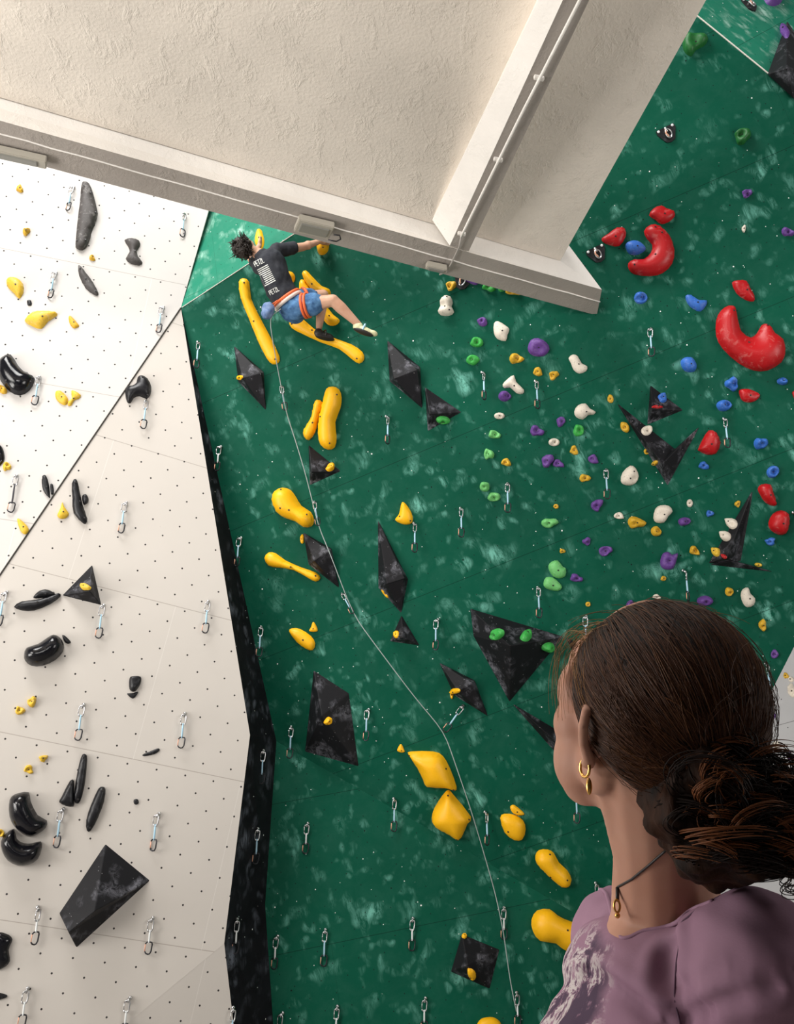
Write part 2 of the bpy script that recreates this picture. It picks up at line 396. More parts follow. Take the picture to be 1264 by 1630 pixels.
# rib: left lit side, underside
RB0, RB1 = zb(716, 391), zb(896, 0); RC0, RC1 = zb(746, 400), zb(938, 0)
up = Vector((0, 0, .3)); RA0, RA1 = sl(688, 350), sl(855, 0)
t = 1.2
ex = lambda a, b: b + (b - a) * t
vs = [RA0, ex(RA0, RA1), RB0, ex(RB0, RB1), RC0, ex(RC0, RC1)]
vs += [RC0 + up, ex(RC0, RC1) + up, RA0 + up, ex(RA0, RA1) + up]
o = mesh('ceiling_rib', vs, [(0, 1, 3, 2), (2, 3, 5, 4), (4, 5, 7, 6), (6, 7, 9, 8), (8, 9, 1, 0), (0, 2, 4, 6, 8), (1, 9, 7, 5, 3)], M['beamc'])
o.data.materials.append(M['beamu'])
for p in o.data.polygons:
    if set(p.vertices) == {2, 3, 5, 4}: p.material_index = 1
tag(o, 'narrow concrete rib crossing the ceiling', None, None, 'structure')
# formwork ridge along beam underside
bm = bmesh.new(); dz = Vector((0, 0, -.004))
p0, p1 = zb(0, 212), zb(955, 480)
pts = [p0 + (p1 - p0) * (i / 30) + Vector((0, random.Random(i).uniform(-.006, .006), -.003)) for i in range(-12, 31)]
tube(bm, pts, .007, 5); tag(from_bm('trim_4', bm, M['beamc']), 'raised white formwork line along the beam underside', None, None, 'structure')
# conduit on the rib
cd = empty('conduit', zb(930, -10)); tag(cd, 'thin white conduit running along the concrete rib', 'pipe')
bm = bmesh.new(); q = [zb(1040, -235, ZB - .03), zb(923, 0, ZB - .03), zb(830, 182, ZB - .03), zb(741, 362, ZB - .03), zb(734, 377, ZB - .03)]
tube(bm, [p - cd.location for p in q], .011, 8); from_bm('pipe', bm, M['beamc'], cd)
bm = bmesh.new(); q = [zb(734, 377, ZB - .03), zb(731, 393, ZB - .022), zb(722, 412, ZB - .02), zb(712, 432, ZB - .02), zb(700, 437, ZB - .01)]
tube(bm, [p - cd.location for p in q], .008, 8); from_bm('cable', bm, mat('cable_grey', (.38, .35, .32), .5), cd)
for x, y in ((858, 124), (735, 372), (793, 254)):
    c = zb(x, y, ZB - .014); d = (zb(x + 1, y - 2) - zb(x, y)).normalized()
    o = box('clip', c - cd.location, (d, Vector((0, 0, 1)).cross(d), Vector((0, 0, 1))), (.012, .034, .015), M['beamc'], cd, .003)

# lamps on the beam
def lamp(corners, label, th=.05, zl=ZB - .005):
    P = [atz(x, y, ZB - .07) for x, y in corners]; c = sum(P, Vector()) / 4
    u = (P[1] - P[0] + P[2] - P[3]); hu = u.length / 4; u.normalize(); v = (P[3] - P[0] + P[2] - P[1]); hv = v.length / 4
    v = (v - u * v.dot(u)).normalized(); n = u.cross(v); n = n if n.z > 0 else -n
    L = empty('bulkhead_lamp', c); tag(L, label, 'lamp', 'bulkhead lamps on the beam')
    box('housing', n * .03, (u, v, n), (hu, hv, .03), M['lampbody'], L, .006)
    box('diffuser', -n * .004, (u, v, n), (hu * .8, hv * .6, .008), M['lampglass'], L, .004)
    for s in (-1, 1): box('bracket', u * s * hu * .7 + n * .055, (u, v, n), (.02, hv * .5, .012), M['metal'], L, 0)
    return L, c, u, v
M['lampbody'] = mat('lamp_housing', (.42, .39, .33), .5); M['lampglass'] = mat('lamp_diffuser', (.25, .245, .22), .35)
L, c, u, v = lamp([(476, 350), (531, 362), (524, 383), (468, 369)], 'grey bulkhead lamp above the hand of the climber')
bm = bmesh.new(); e = u * .17
tube(bm, [e, e + u * .05 - v * .01 + Vector((0, 0, .0)), e + u * .075 + v * .04, e + u * .05 + v * .085, e + v * .09 - u * .02], .006, 6); from_bm('cable', bm, M['darkmetal'], L)
lamp([(682, 424), (712, 430), (708, 436), (676, 429)], 'small lamp at the beam where conduit ends')
lamp([(-70, 226), (75, 258), (72, 270), (-70, 238)], 'long grey lamp under the left end of the beam')

# ---------------------------------------------------------------- placement on walls and volumes
VOLS = []
def build_bvh(items):
    vs, fs = [], []
    for v, f in items:
        k = len(vs); vs += v; fs += [tuple(i + k for i in q) for q in f]
    return BVHTree.FromPolygons(vs, fs)
def cast(px, py, tree):
    d = ray(px, py).normalized(); h = tree.ray_cast(Vector(), d)
    if h[0] is None: return aty(px, py, 8.2), Vector((0, -1, 0))
    n = h[1].normalized()
    if n.dot(d) > 0: n = -n
    return h[0], n
WT = build_bvh(WALLS)

# landmarks used to word the labels
LM = []
USED = {}
DIRS = ['right of', 'above right of', 'above', 'above left of', 'left of', 'below left of', 'below', 'below right of']
def where(px, py, desc, skip=None):
    c = sorted(LM, key=lambda l: math.hypot(l[0] - px, l[1] - py))
    c = [l for l in c if l[2] != skip]
    for k in range(0, 9):
        l = c[k % len(c)]
        dx, dy = px - l[0], l[1] - py; dd = math.hypot(dx, dy)
        s = DIRS[int(round(math.degrees(math.atan2(dy, dx)) / 45)) % 8]
        near = '' if dd > 75 else 'just '
        lab = f'{desc} {near}{s} the {l[2]}' if len(desc.split()) > 1 else f'{desc} of its wall {near}{s} the {l[2]}'
        if len(lab.split()) > 16: continue
        if len(lab.split()) >= 5 and lab not in USED: USED[lab] = 1; return lab
    l, q = c[0], c[1]
    lab = f'{desc} between the {l[2]} and {q[2]}'
    USED[lab] = 1; return lab

def volume(pxb, apex, faces, label, lm=None, cat='volume'):
    """pxb: base corners on the wall, apex: (px, py, lift); faces index base first then apex"""
    cx = sum(p[0] for p in pxb) / len(pxb); cy = sum(p[1] for p in pxb) / len(pxb)
    c, n = cast(cx, cy, WT); P = (c, n)
    vs = [hit(x, y, P, -.004) for x, y in pxb] + [hit(x, y, P, h) for x, y, h in apex]
    k = len(pxb)
    base = tuple(range(k))
    VOLS.append((vs, faces))
    o = mesh('climbing_volume', [v - c for v in vs], faces + [base], M['volume'], loc=c)
    b = o.modifiers.new('b', 'BEVEL'); b.width = .008; b.segments = 2; b.limit_method = 'ANGLE'
    tag(o, label, cat, 'black wooden climbing volumes')
    if lm: LM.append((cx, cy, lm))
    return o
V = volume
V([(147, 898), (98, 948), (162, 964)], [(143, 941, .17)], [(0, 1, 3), (1, 2, 3), (2, 0, 3)], 'black three-sided pyramid volume with a yellow hold on white wall', 'black pyramid on white wall')
V([(168, 1342), (240, 1401), (122, 1509), (94, 1453)], [(150, 1451, .26), (109, 1484, .16)], [(3, 0, 4), (0, 1, 4), (1, 2, 5, 4), (3, 4, 5), (2, 3, 5)], 'large faceted black volume at bottom of the white wall', 'large faceted black volume')
V([(372, 549), (420, 592), (424, 655), (379, 608)], [(386, 603, .14), (416, 593, .12)], [(0, 1, 5, 4), (3, 0, 4), (1, 2, 5), (2, 3, 4, 5)], 'black diamond volume below the long yellow bar', 'black diamond by yellow bar')
V([(616, 540), (669, 584), (673, 652), (620, 607)], [(627, 604, .16), (664, 588, .13)], [(0, 1, 5, 4), (3, 0, 4), (1, 2, 5), (2, 3, 4, 5)], 'black diamond volume right of the climber', "black diamond right of climber")
V([(676, 615), (736, 656), (681, 687)], [(684, 659, .15)], [(0, 1, 3), (1, 2, 3), (2, 0, 3)], 'black triangular volume with a green hold on its underside', 'triangular volume with green hold')
V([(491, 707), (544, 750), (493, 773)], [(496, 751, .15)], [(0, 1, 3), (1, 2, 3), (2, 0, 3)], 'small black triangular volume below the paired yellow holds', 'volume under paired yellow holds')
V([(482, 846), (528, 873), (541, 938), (491, 899)], [(500, 894, .15), (524, 876, .12)], [(0, 1, 5, 4), (3, 0, 4), (1, 2, 5), (2, 3, 4, 5)], 'black diamond volume behind the rope', 'black diamond behind rope')
V([(601, 824), (650, 922), (639, 978), (602, 936)], [(616, 930, .15), (643, 921, .10)], [(0, 1, 5, 4), (3, 0, 4), (1, 2, 5), (2, 3, 4, 5)], 'tall narrow black volume like an upright blade', 'tall narrow black volume')
V([(639, 978), (669, 1028), (620, 1021)], [(642, 1015, .13)], [(0, 1, 3), (1, 2, 3), (2, 0, 3)], 'small black pyramid touching the tip of the tall narrow volume', 'small black pyramid')
V([(748, 968), (898, 1013), (811, 1118), (753, 1012)], [(812, 1028, .42)], [(0, 1, 4), (1, 2, 4), (2, 3, 4), (3, 0, 4)], 'huge black volume with three green holds', 'huge black volume')
V([(812, 1117), (905, 1172), (915, 1235), (882, 1196)], [(885, 1180, .14)], [(0, 1, 4), (1, 2, 4), (2, 3, 4), (3, 0, 4)], "pointed black volume vanishing behind the woman's face")
V([(899, 1013), (960, 1040), (935, 1085)], [(925, 1045, .12)], [(0, 1, 3), (1, 2, 3), (2, 0, 3)], "black volume mostly hidden behind the woman's hair")
V([(698, 1053), (756, 1083), (778, 1142), (723, 1107)], [(730, 1102, .15), (751, 1086, .12)], [(0, 1, 5, 4), (3, 0, 4), (1, 2, 5), (2, 3, 4, 5)], 'black diamond volume above the clipped slanting quickdraw', 'black diamond by slanting quickdraw')
V([(499, 1066), (556, 1103), (572, 1221), (485, 1197)], [(512, 1139, .26)], [(0, 1, 4), (1, 2, 4), (2, 3, 4), (3, 0, 4)], 'big black four-sided volume beside the black side panel', 'big four-sided volume')
V([(735, 1486), (796, 1511), (780, 1575), (717, 1547)], [(744, 1536, .20)], [(0, 1, 4), (1, 2, 4), (2, 3, 4), (3, 0, 4)], 'black square pyramid volume near the bottom with yellow holds', 'black square pyramid')
V([(1253, 32), (1320, 130), (1264, 158), (1221, 118)], [(1253, 108, .18)], [(0, 1, 4), (1, 2, 4), (2, 3, 4), (3, 0, 4)], 'black volume cut off at the top right corner', 'top right black volume')
V([(1035, 612), (1089, 653), (1030, 677)], [(1039, 651, .15)], [(0, 1, 3), (1, 2, 3), (2, 0, 3)], 'black pyramid volume with a blue hold on top', 'black pyramid with blue hold')
V([(979, 638), (1075, 714), (1116, 676), (1063, 774)], [(1054, 738, .16)], [(0, 1, 4), (1, 2, 4), (2, 3, 4), (3, 0, 4)], 'black V-shaped volume with two long points', 'V-shaped black volume')
V([(1199, 777), (1192, 890), (1170, 896), (1127, 897)], [(1158, 886, .15)], [(0, 1, 2, 4), (2, 3, 4), (3, 0, 4)], 'tall black spike volume with white round holds on its edge', 'tall black spike')
V([(1158, 889), (1239, 912), (1168, 904), (1127, 899)], [(1165, 893, .08)], [(0, 1, 4), (1, 2, 4), (2, 3, 4), (3, 0, 4)], 'thin black sliver volume pointing right under the tall spike', 'thin sliver volume')
VT = build_bvh(WALLS + VOLS)

# ---------------------------------------------------------------- holds
def smooth_loop(pts, n):
    out = []; k = len(pts); per = max(2, n // k)
    for i in range(k):
        p0, p1, p2, p3 = (Vector(pts[(i + j) % k]) for j in (-1, 0, 1, 2))
        for s in range(per):
            t = s / per
            out.append(.5 * ((2 * p1) + (p2 - p0) * t + (2 * p0 - 5 * p1 + 4 * p2 - p3) * t * t + (3 * p1 - p0 - 3 * p2 + p3) * t ** 3))
    return out
def seg_dist(p, a, b):
    ab = b - a; t = max(0, min(1, (p - a).dot(ab) / max(ab.length_squared, 1e-12))); return (p - a - ab * t).length
def inside(p, poly):
    c = False; j = len(poly) - 1
    for i in range(len(poly)):
        a, b = poly[i], poly[j]
        if (a.y > p.y) != (b.y > p.y) and p.x < (b.x - a.x) * (p.y - a.y) / (b.y - a.y) + a.x: c = not c
        j = i
    return c
BOLT = {}
def bolt_mesh():
    if 'm' not in BOLT:
        bm = bmesh.new(); bmesh.ops.create_cone(bm, cap_ends=True, segments=10, radius1=1, radius2=.8, depth=.9)
        me = bpy.data.meshes.new('bolt'); bm.to_mesh(me); bm.free(); me.materials.append(M['bolt']); BOLT['m'] = me
    return BOLT['m']
def hold(px, color, label=None, h=None, prof=1.0, rough=0.0, tree=None, bolts=None, name='climbing_hold', grid=10, lm=None, desc='hold', cat='hold', group=None, dimple=None, sharp=False, seed=0, tilt=0):
    n = len(px); cx = sum(p[0] for p in px) / n; cy = sum(p[1] for p in px) / n
    c, nrm = cast(cx, cy, tree or WT); P = (c, nrm)
    u = Vector((1, 0, 0)); u = (u - nrm * u.dot(nrm)).normalized(); v = nrm.cross(u)
    loop = smooth_loop(px, max(22, 2 * n)) if not sharp else [Vector(p) for p in px]
    L = []
    for p in loop:
        q = hit(p.x, p.y, P) - c; L.append(Vector((q.dot(u), q.dot(v))))
    if sharp:
        L2 = []
        for i in range(len(L)):
            for t in range(4): L2.append(L[i].lerp(L[(i + 1) % len(L)], t / 4))
        L = L2
    x0, x1 = min(p.x for p in L), max(p.x for p in L); y0, y1 = min(p.y for p in L), max(p.y for p in L)
    size = max(x1 - x0, y1 - y0); s = size / grid; rnd = random.Random(int(px[0][0] * 31 + px[0][1] * 7 + seed))
    inner = []
    yy = y0 + s * .4; r_ = 0
    while yy < y1:
        xx = x0 + (s * .5 if r_ % 2 else 0)
        while xx < x1:
            p = Vector((xx + rnd.uniform(-.12, .12) * s, yy + rnd.uniform(-.12, .12) * s))
            if inside(p, L):
                d = min(seg_dist(p, L[i], L[(i + 1) % len(L)]) for i in range(len(L)))
                if d > s * .3: inner.append((p, d))
            xx += s
        yy += s * .87; r_ += 1
    # a thin ring right inside the outline keeps the edge round
    Rm = max([d for _, d in inner] or [size * .3])
    if h is None: h = Rm * .85
    Rr = Rm * prof
    offs = []
    ring_in = []
    for i in range(len(L)):
        a, b = L[i - 1], L[(i + 1) % len(L)]; t = (b - a)
        if t.length < 1e-9: continue
        t.normalize()
        for nn in (Vector((-t.y, t.x)), Vector((t.y, -t.x))):
            q = L[i] + nn * Rm * .12
            if inside(q, L):
                d = min(seg_dist(q, L[k], L[(k + 1) % len(L)]) for k in range(len(L)))
                if d > Rm * .08: ring_in.append((q, d)); break
    allp = [(p, 0) for p in L] + ring_in + inner
    bumps = [(Vector((rnd.uniform(x0, x1), rnd.uniform(y0, y1))), rnd.uniform(.18, .34) * size, rnd.uniform(-.6, .5) * h * rough) for _ in range(6)] if rough else []
    if dimple:
        for dx, dy, dr, dd in dimple:
            q = hit(dx, dy, P) - c; bumps.append((Vector((q.dot(u), q.dot(v))), dr * .0063, dd * h))
    def hh(p, d):
        k = 1 - min(d / Rr, 1); z = h * math.sqrt(max(0, 1 - k * k))
        if tilt: z *= 1 + tilt * ((p.y - y0) / (y1 - y0) - .5)
        for b, r, a in bumps: z += a * math.exp(-((p - b).length / r) ** 2) * min(1, d / (Rm * .5))
        return max(z, .001)
    co = [p for p, d in allp]
    zs = [(-.004 if d == 0 else hh(p, d)) for p, d in allp]
    k = len(L)
    res = delaunay_2d_cdt(co, [(i, (i + 1) % k) for i in range(k)], [tuple(range(k))], 1, 1e-7)
    vv, _, ff, orig = res[0], res[1], res[2], res[3]
    pos = []
    for i, p in enumerate(vv):
        z = zs[orig[i][0]] if orig[i] else 0
        pos.append(u * p.x + v * p.y + nrm * z)
    me = bpy.data.meshes.new(name); me.from_pydata([tuple(p) for p in pos], [], [tuple(f) for f in ff]); me.update()
    me.polygons.foreach_set('use_smooth', [True] * len(me.polygons))
    if len(me.polygons) and me.polygons[0].normal.dot(nrm) < 0: me.flip_normals()
    o = link(name, me, M[color] if isinstance(color, str) else color, None, c)
    if label is None: label = where(cx, cy, desc)
    elif len(label.split()) < 5: label = where(cx, cy, label, lm)
    tag(o, label, cat, group)
    if lm: LM.append((cx, cy, lm))
    if bolts is None and size * 155 > 12: bolts = [(cx + (x1 - x0) * 8, cy + 1)]
    for bx, by in (bolts or []):
        q = hit(bx, by, P) - c; p2 = Vector((q.dot(u), q.dot(v)))
        if not inside(p2, L): continue
        d = min(seg_dist(p2, L[i], L[(i + 1) % len(L)]) for i in range(len(L)))
        b = bpy.data.objects.new('bolt', bolt_mesh()); C.objects.link(b); b.parent = o
        b.location = u * p2.x + v * p2.y + nrm * (hh(p2, d) + .0015)
        b.rotation_euler = nrm.to_track_quat('Z', 'Y').to_euler(); sc_ = min(.0095, .0045 + size * .02)
        b.scale = (sc_, sc_, .007)
    return o

# --- big shaped holds (also the landmarks)
H = hold
B1 = 'black holds on the white wall'; Y1 = 'big yellow holds'
H([(133, 292), (143, 295), (149, 310), (155, 335), (155, 346), (145, 375), (139, 392), (131, 399), (122, 396), (120, 388), (123, 355), (127, 320), (129, 299)], 'grey', 'tall dark grey blade-shaped hold near the beam', .06, .35, bolts=[(134, 301), (145, 312), (153, 343), (137, 387), (123, 388)], lm='tall grey blade hold', group=B1)
H([(198, 383), (210, 380), (222, 384), (223, 392), (218, 400), (221, 410), (227, 418), (222, 423), (208, 420), (200, 412), (206, 402), (204, 393)], 'grey', 'dark grey hourglass-shaped hold on upper white wall', lm='grey hourglass hold', group=B1)
H([(124, 424), (130, 425), (140, 438), (149, 450), (157, 466), (155, 471), (147, 468), (135, 458), (126, 440)], 'grey', 'small dark textured blade hold under the tall grey blade', rough=.5, group=B1, bolts=[(128, 430), (153, 466), (137, 446)])
H([(10, 447), (17, 442), (28, 444), (37, 452), (38, 465), (31, 476), (23, 468), (13, 458)], 'lemon', 'yellow dimpled half-moon hold at the left edge', lm='yellow half-moon hold', group='yellow holds on the white wall')
H([(39, 511), (52, 498), (68, 496), (88, 497), (91, 503), (77, 512), (66, 524), (52, 520)], 'lemon', 'wide yellow wing-shaped hold on upper white wall', lm='yellow wing-shaped hold', group='yellow holds on the white wall')
H([(-4, 580), (8, 568), (20, 567), (28, 580), (40, 593), (54, 600), (55, 608), (47, 622), (32, 630), (16, 624), (5, 612), (-2, 600)], 'gloss', 'big glossy black kidney hold at the left edge', .12, bolts=[(15, 571), (50, 612), (12, 612)], lm='glossy black kidney hold', group=B1)
H([(219, 600), (226, 598), (236, 604), (241, 616), (239, 630), (232, 635), (222, 631), (213, 634), (208, 642), (202, 640), (199, 626), (201, 616), (210, 614), (217, 609)], 'black', 'matt black hourglass hold beside the slanted seam', bolts=[(226, 604), (205, 618), (234, 631)], lm='black hourglass hold', group=B1)
H([(-8, 708), (2, 710), (7, 722), (6, 735), (-8, 745)], 'gloss', 'glossy black rounded hold cut by the left edge', group=B1)
H([(67, 760), (73, 757), (78, 770), (80, 790), (79, 793), (72, 786), (67, 775)], 'black', 'small upright black plate hold left of the seam', .03, .4, group=B1)
H([(80, 772), (84, 771), (86, 780), (85, 787), (81, 786)], 'black', 'tiny black fin against the small upright plate', .02, .6, group=B1)
H([(114, 770), (121, 762), (126, 776), (131, 800), (139, 825), (137, 833), (132, 833), (117, 817), (115, 795)], 'black', 'long upright black blade hold right of the seam', .05, .5, lm='long black blade hold', group=B1, bolts=[(120, 770), (127, 800), (134, 826)])
H([(131, 789), (137, 787), (141, 793), (140, 800), (134, 804), (131, 798)], 'black', 'round black knob against the long upright blade', .04, group=B1)
H([(99, 799), (103, 807), (110, 818), (105, 825), (96, 826), (91, 820), (96, 809)], 'lemon', 'yellow ribbed drop-shaped hold beside the long black blade', rough=.4, group='yellow holds on the white wall')
H([(27, 827), (33, 827), (44, 838), (46, 846), (40, 851), (32, 845)], 'lemon', 'olive yellow drop hold left of the slanted seam', lm='olive drop hold', group='yellow holds on the white wall')
H([(22, 966), (35, 957), (60, 954), (85, 947), (93, 944), (97, 949), (80, 962), (55, 972), (35, 972)], 'black', 'long flat black leaf hold left of the pyramid', .05, .6, lm='black leaf hold', bolts=[(28, 966), (60, 960)], group=B1)
H([(53, 952), (60, 942), (72, 938), (84, 942), (88, 948), (70, 952)], 'black', 'black lens-shaped hold lying on the leaf hold', .05, group=B1)
H([(38, 1043), (42, 1031), (60, 1025), (75, 1015), (85, 1010), (95, 1014), (102, 1025), (100, 1038), (88, 1051), (68, 1060), (50, 1060), (40, 1052)], 'gloss', 'glossy black bean hold on the white wall', .14, lm='glossy black bean hold', group=B1)
H([(99, 1011), (105, 1013), (113, 1022), (108, 1025), (102, 1021)], 'black', 'tiny black chip beside the glossy bean hold', group=B1)
H([(206, 1080), (212, 1076), (224, 1077), (224, 1088), (215, 1101), (206, 1097)], 'black', 'rough black hold shaped like a shield', .05, rough=.5, lm='black shield hold', group=B1)
H([(202, 1104), (211, 1103), (220, 1101), (216, 1109), (210, 1112)], 'black', 'small black crescent hold under the shield hold', group=B1)
H([(227, 1201), (240, 1195), (252, 1191), (254, 1195), (245, 1201), (230, 1204)], 'black', 'slim slanting black sliver hold', group=B1)
H([(131, 1201), (137, 1201), (139, 1210), (135, 1250), (128, 1275), (122, 1279), (117, 1272), (120, 1245), (126, 1215)], 'black', 'longest upright black finger hold', .05, .6, lm='longest black finger hold', group=B1, bolts=[(133, 1206), (124, 1272)])
H([(111, 1243), (118, 1243), (118, 1262), (118, 1275), (117, 1284), (105, 1283), (94, 1277), (98, 1268)], 'black', 'short black wedge hold left of the longest finger', .05, .6, group=B1, bolts=[(114, 1247)])
H([(163, 1252), (168, 1256), (166, 1275), (157, 1300), (145, 1322), (138, 1322), (137, 1305), (145, 1280), (156, 1256)], 'black', 'leaning black finger hold right of the longest one', .05, .6, group=B1, bolts=[(163, 1258), (143, 1317)])
H([(14, 1280), (18, 1268), (30, 1262), (46, 1261), (49, 1275), (60, 1297), (75, 1306), (73, 1318), (60, 1328), (48, 1332), (35, 1327), (22, 1315), (15, 1300)], 'gloss', 'upper of two glossy black horned holds', .14, lm='upper black horned hold', group=B1)
H([(1, 1340), (8, 1328), (22, 1319), (27, 1335), (38, 1342), (52, 1342), (65, 1339), (67, 1350), (60, 1368), (45, 1377), (28, 1378), (12, 1370), (3, 1355)], 'gloss', 'lower of two glossy black horned holds', .14, lm='lower black horned hold', group=B1)
H([(-8, 1488), (10, 1486), (20, 1495), (14, 1512), (16, 1530), (5, 1541), (-8, 1540)], 'gloss', 'glossy black spool hold at the left edge', lm='black spool hold', group=B1)
H([(-6, 1580), (10, 1583), (10, 1588), (-6, 1592)], 'black', 'black sliver at the left edge near the bottom', group=B1)
H([(43, 479), (49, 478), (51, 484), (49, 487), (44, 486)], 'black', 'tiny square black knob between yellow holds', group=B1, bolts=[])
H([(213, 1273), (219, 1272), (221, 1278), (217, 1281), (213, 1279)], 'black', 'tiny round black knob alone on the white wall', group=B1, bolts=[])
H([(109, 505), (114, 504), (124, 515), (126, 520), (118, 523), (111, 516)], 'mustard', 'small yellow pod hold right of the wing-shaped hold', group='yellow holds on the white wall')
H([(88, 625), (94, 622), (102, 626), (109, 636), (105, 645), (97, 643), (89, 635)], 'lemon', 'speckled yellow egg hold on the white wall', lm='speckled yellow egg hold', group='yellow holds on the white wall', rough=.3)
H([(113, 622), (120, 623), (129, 629), (126, 635), (118, 638), (114, 646), (108, 646), (108, 640), (114, 634)], 'lemon', 'speckled yellow hooked hold beside the speckled egg', rough=.4, group='yellow holds on the white wall')
# yellow route on the green wall
H([(410, 368), (416, 366), (419, 374), (421, 385), (418, 396), (411, 394), (406, 386)], 'yellow', "yellow hold behind the climber's face", group=Y1)
H([(504, 380), (514, 378), (523, 382), (523, 398), (515, 406), (506, 402)], 'yellow', "yellow hold gripped by the climber's right hand", .10, lm='hold gripped by climber', group=Y1, bolts=[(517, 398)])
H([(450, 440), (456, 433), (465, 433), (470, 441), (467, 450), (457, 452)], 'yellow', "round yellow hold beside the climber's back", .07, group=Y1)
H([(380, 450), (388, 443), (397, 449), (400, 475), (414, 505), (430, 535), (445, 567), (443, 578), (434, 580), (424, 570), (409, 540), (395, 505), (383, 475)], 'yellow', 'long straight yellow bar hold left of the climber', .055, .9, bolts=[(391, 452), (406, 513), (440, 573)], lm='long yellow bar', group=Y1, grid=22)
H([(481, 437), (488, 431), (497, 440), (512, 455), (524, 460), (527, 469), (520, 473), (505, 470), (490, 456)], 'yellow', "yellow club hold above the climber's knees", .08, bolts=[(499, 455), (520, 467)], group=Y1, grid=14)
H([(476, 452), (483, 445), (495, 460), (508, 470), (500, 478), (480, 474)], 'yellow', "yellow hold half hidden by the climber's thigh", .06, group=Y1)
H([(510, 488), (520, 488), (530, 500), (541, 510), (534, 518), (522, 517), (513, 505)], 'yellow', "yellow hold below the climber's bent knee", .07, group=Y1)
H([(460, 511), (467, 505), (482, 507), (500, 523), (530, 537), (560, 548), (577, 560), (580, 572), (572, 579), (560, 572), (540, 556), (510, 545), (480, 531), (464, 522)], 'yellow', "long yellow bar hold under the climber's feet", .055, bolts=[(466, 517), (498, 527), (569, 572)], lm="bar under climber's feet", group=Y1, grid=20)
H([(530, 615), (540, 620), (544, 633), (542, 650), (534, 672), (536, 695), (533, 712), (522, 716), (510, 708), (506, 690), (508, 660), (515, 635), (520, 619)], 'yellow', 'larger of the paired yellow bean holds', .13, bolts=[(539, 630), (513, 665), (528, 707)], lm='larger paired yellow bean', group=Y1, grid=16)
H([(505, 636), (514, 641), (511, 655), (506, 672), (502, 688), (492, 701), (484, 695), (484, 683), (495, 665), (499, 645)], 'yellow', 'smaller left one of the paired yellow bean holds', .08, bolts=[(500, 674)], group=Y1, grid=14)
H([(433, 795), (438, 781), (450, 776), (463, 780), (472, 792), (480, 805), (495, 815), (500, 828), (496, 838), (483, 839), (470, 830), (455, 825), (440, 815)], 'yellow', 'big yellow pear-shaped hold left of the rope', .17, bolts=[(451, 780), (452, 809), (466, 812), (492, 819)], lm='yellow pear-shaped hold', group=Y1, grid=16)
H([(421, 888), (428, 879), (440, 881), (455, 892), (480, 903), (503, 911), (510, 920), (503, 926), (490, 920), (468, 908), (445, 904), (428, 901)], 'yellow', 'yellow bone-shaped hold crossing toward the rope', .08, bolts=[(465, 902), (504, 916)], lm='yellow bone hold', group=Y1, grid=18)
H([(640, 799), (650, 807), (657, 822), (655, 833), (643, 835), (629, 828), (635, 818)], 'yellow', 'yellow shark-fin hold in the middle of the wall', bolts=[(637, 822), (654, 829)], lm='yellow shark-fin hold', group=Y1)
H([(460, 1005), (465, 1000), (478, 1001), (495, 1012), (502, 1024), (498, 1035), (487, 1033), (472, 1022)], 'yellow', 'yellow oval hold tilted to the right, left of the rope', lm='tilted yellow oval', group=Y1)
H([(498, 990), (502, 993), (506, 1004), (498, 1006), (492, 1004), (495, 998)], 'yellow', 'small yellow triangle above the tilted oval', group=Y1)
H([(650, 1201), (654, 1196), (690, 1196), (705, 1203), (716, 1222), (727, 1252), (724, 1258), (710, 1254), (680, 1252), (673, 1240), (663, 1220)], 'yellow', 'upper of two big yellow pillow-shaped holds', .17, bolts=[(711, 1220), (653, 1200), (723, 1254)], lm='upper yellow pillow hold', group=Y1, grid=16, prof=1.1)
H([(714, 1257), (722, 1265), (750, 1300), (744, 1312), (735, 1333), (727, 1336), (715, 1328), (692, 1315), (687, 1302), (692, 1285), (705, 1265)], 'yellow', 'lower of two big yellow pillow-shaped holds', .17, bolts=[(714, 1262), (747, 1301), (728, 1332)], lm='lower yellow pillow hold', group=Y1, grid=16, prof=1.1)
H([(796, 1302), (803, 1295), (820, 1297), (833, 1306), (837, 1320), (832, 1336), (818, 1337), (803, 1325)], 'yellow', 'round yellow dome hold under a small yellow pod', lm='yellow dome hold', group=Y1, bolts=[(809, 1320)])
H([(812, 1284), (818, 1281), (828, 1288), (835, 1296), (825, 1298), (815, 1293)], 'yellow', 'small yellow pod hold above the dome hold', group=Y1)
H([(852, 1362), (858, 1353), (872, 1352), (882, 1358), (890, 1373), (903, 1385), (910, 1400), (905, 1410), (893, 1410), (880, 1400), (865, 1386), (854, 1374)], 'yellow', "yellow peanut-shaped hold beside the woman's neck", .12, bolts=[(876, 1391), (875, 1356), (902, 1395)], lm='yellow peanut hold', group=Y1, grid=14)
H([(846, 1464), (855, 1449), (875, 1447), (888, 1457), (910, 1467), (935, 1468), (955, 1480), (945, 1515), (905, 1516), (885, 1502), (860, 1498), (848, 1482)], 'yellow', "large yellow bone hold half covered by the woman's shoulder", .15, lm='yellow hold by shoulder', group=Y1, grid=14)
H([(757, 1640), (763, 1624), (775, 1619), (788, 1620), (798, 1630), (797, 1650), (765, 1655)], 'yellow', 'yellow hold cut off by the bottom edge', group=Y1)
H([(638, 1184), (643, 1192), (644, 1197), (638, 1198), (632, 1194)], 'yellow', 'tiny yellow pyramid above the upper pillow hold', group=Y1)
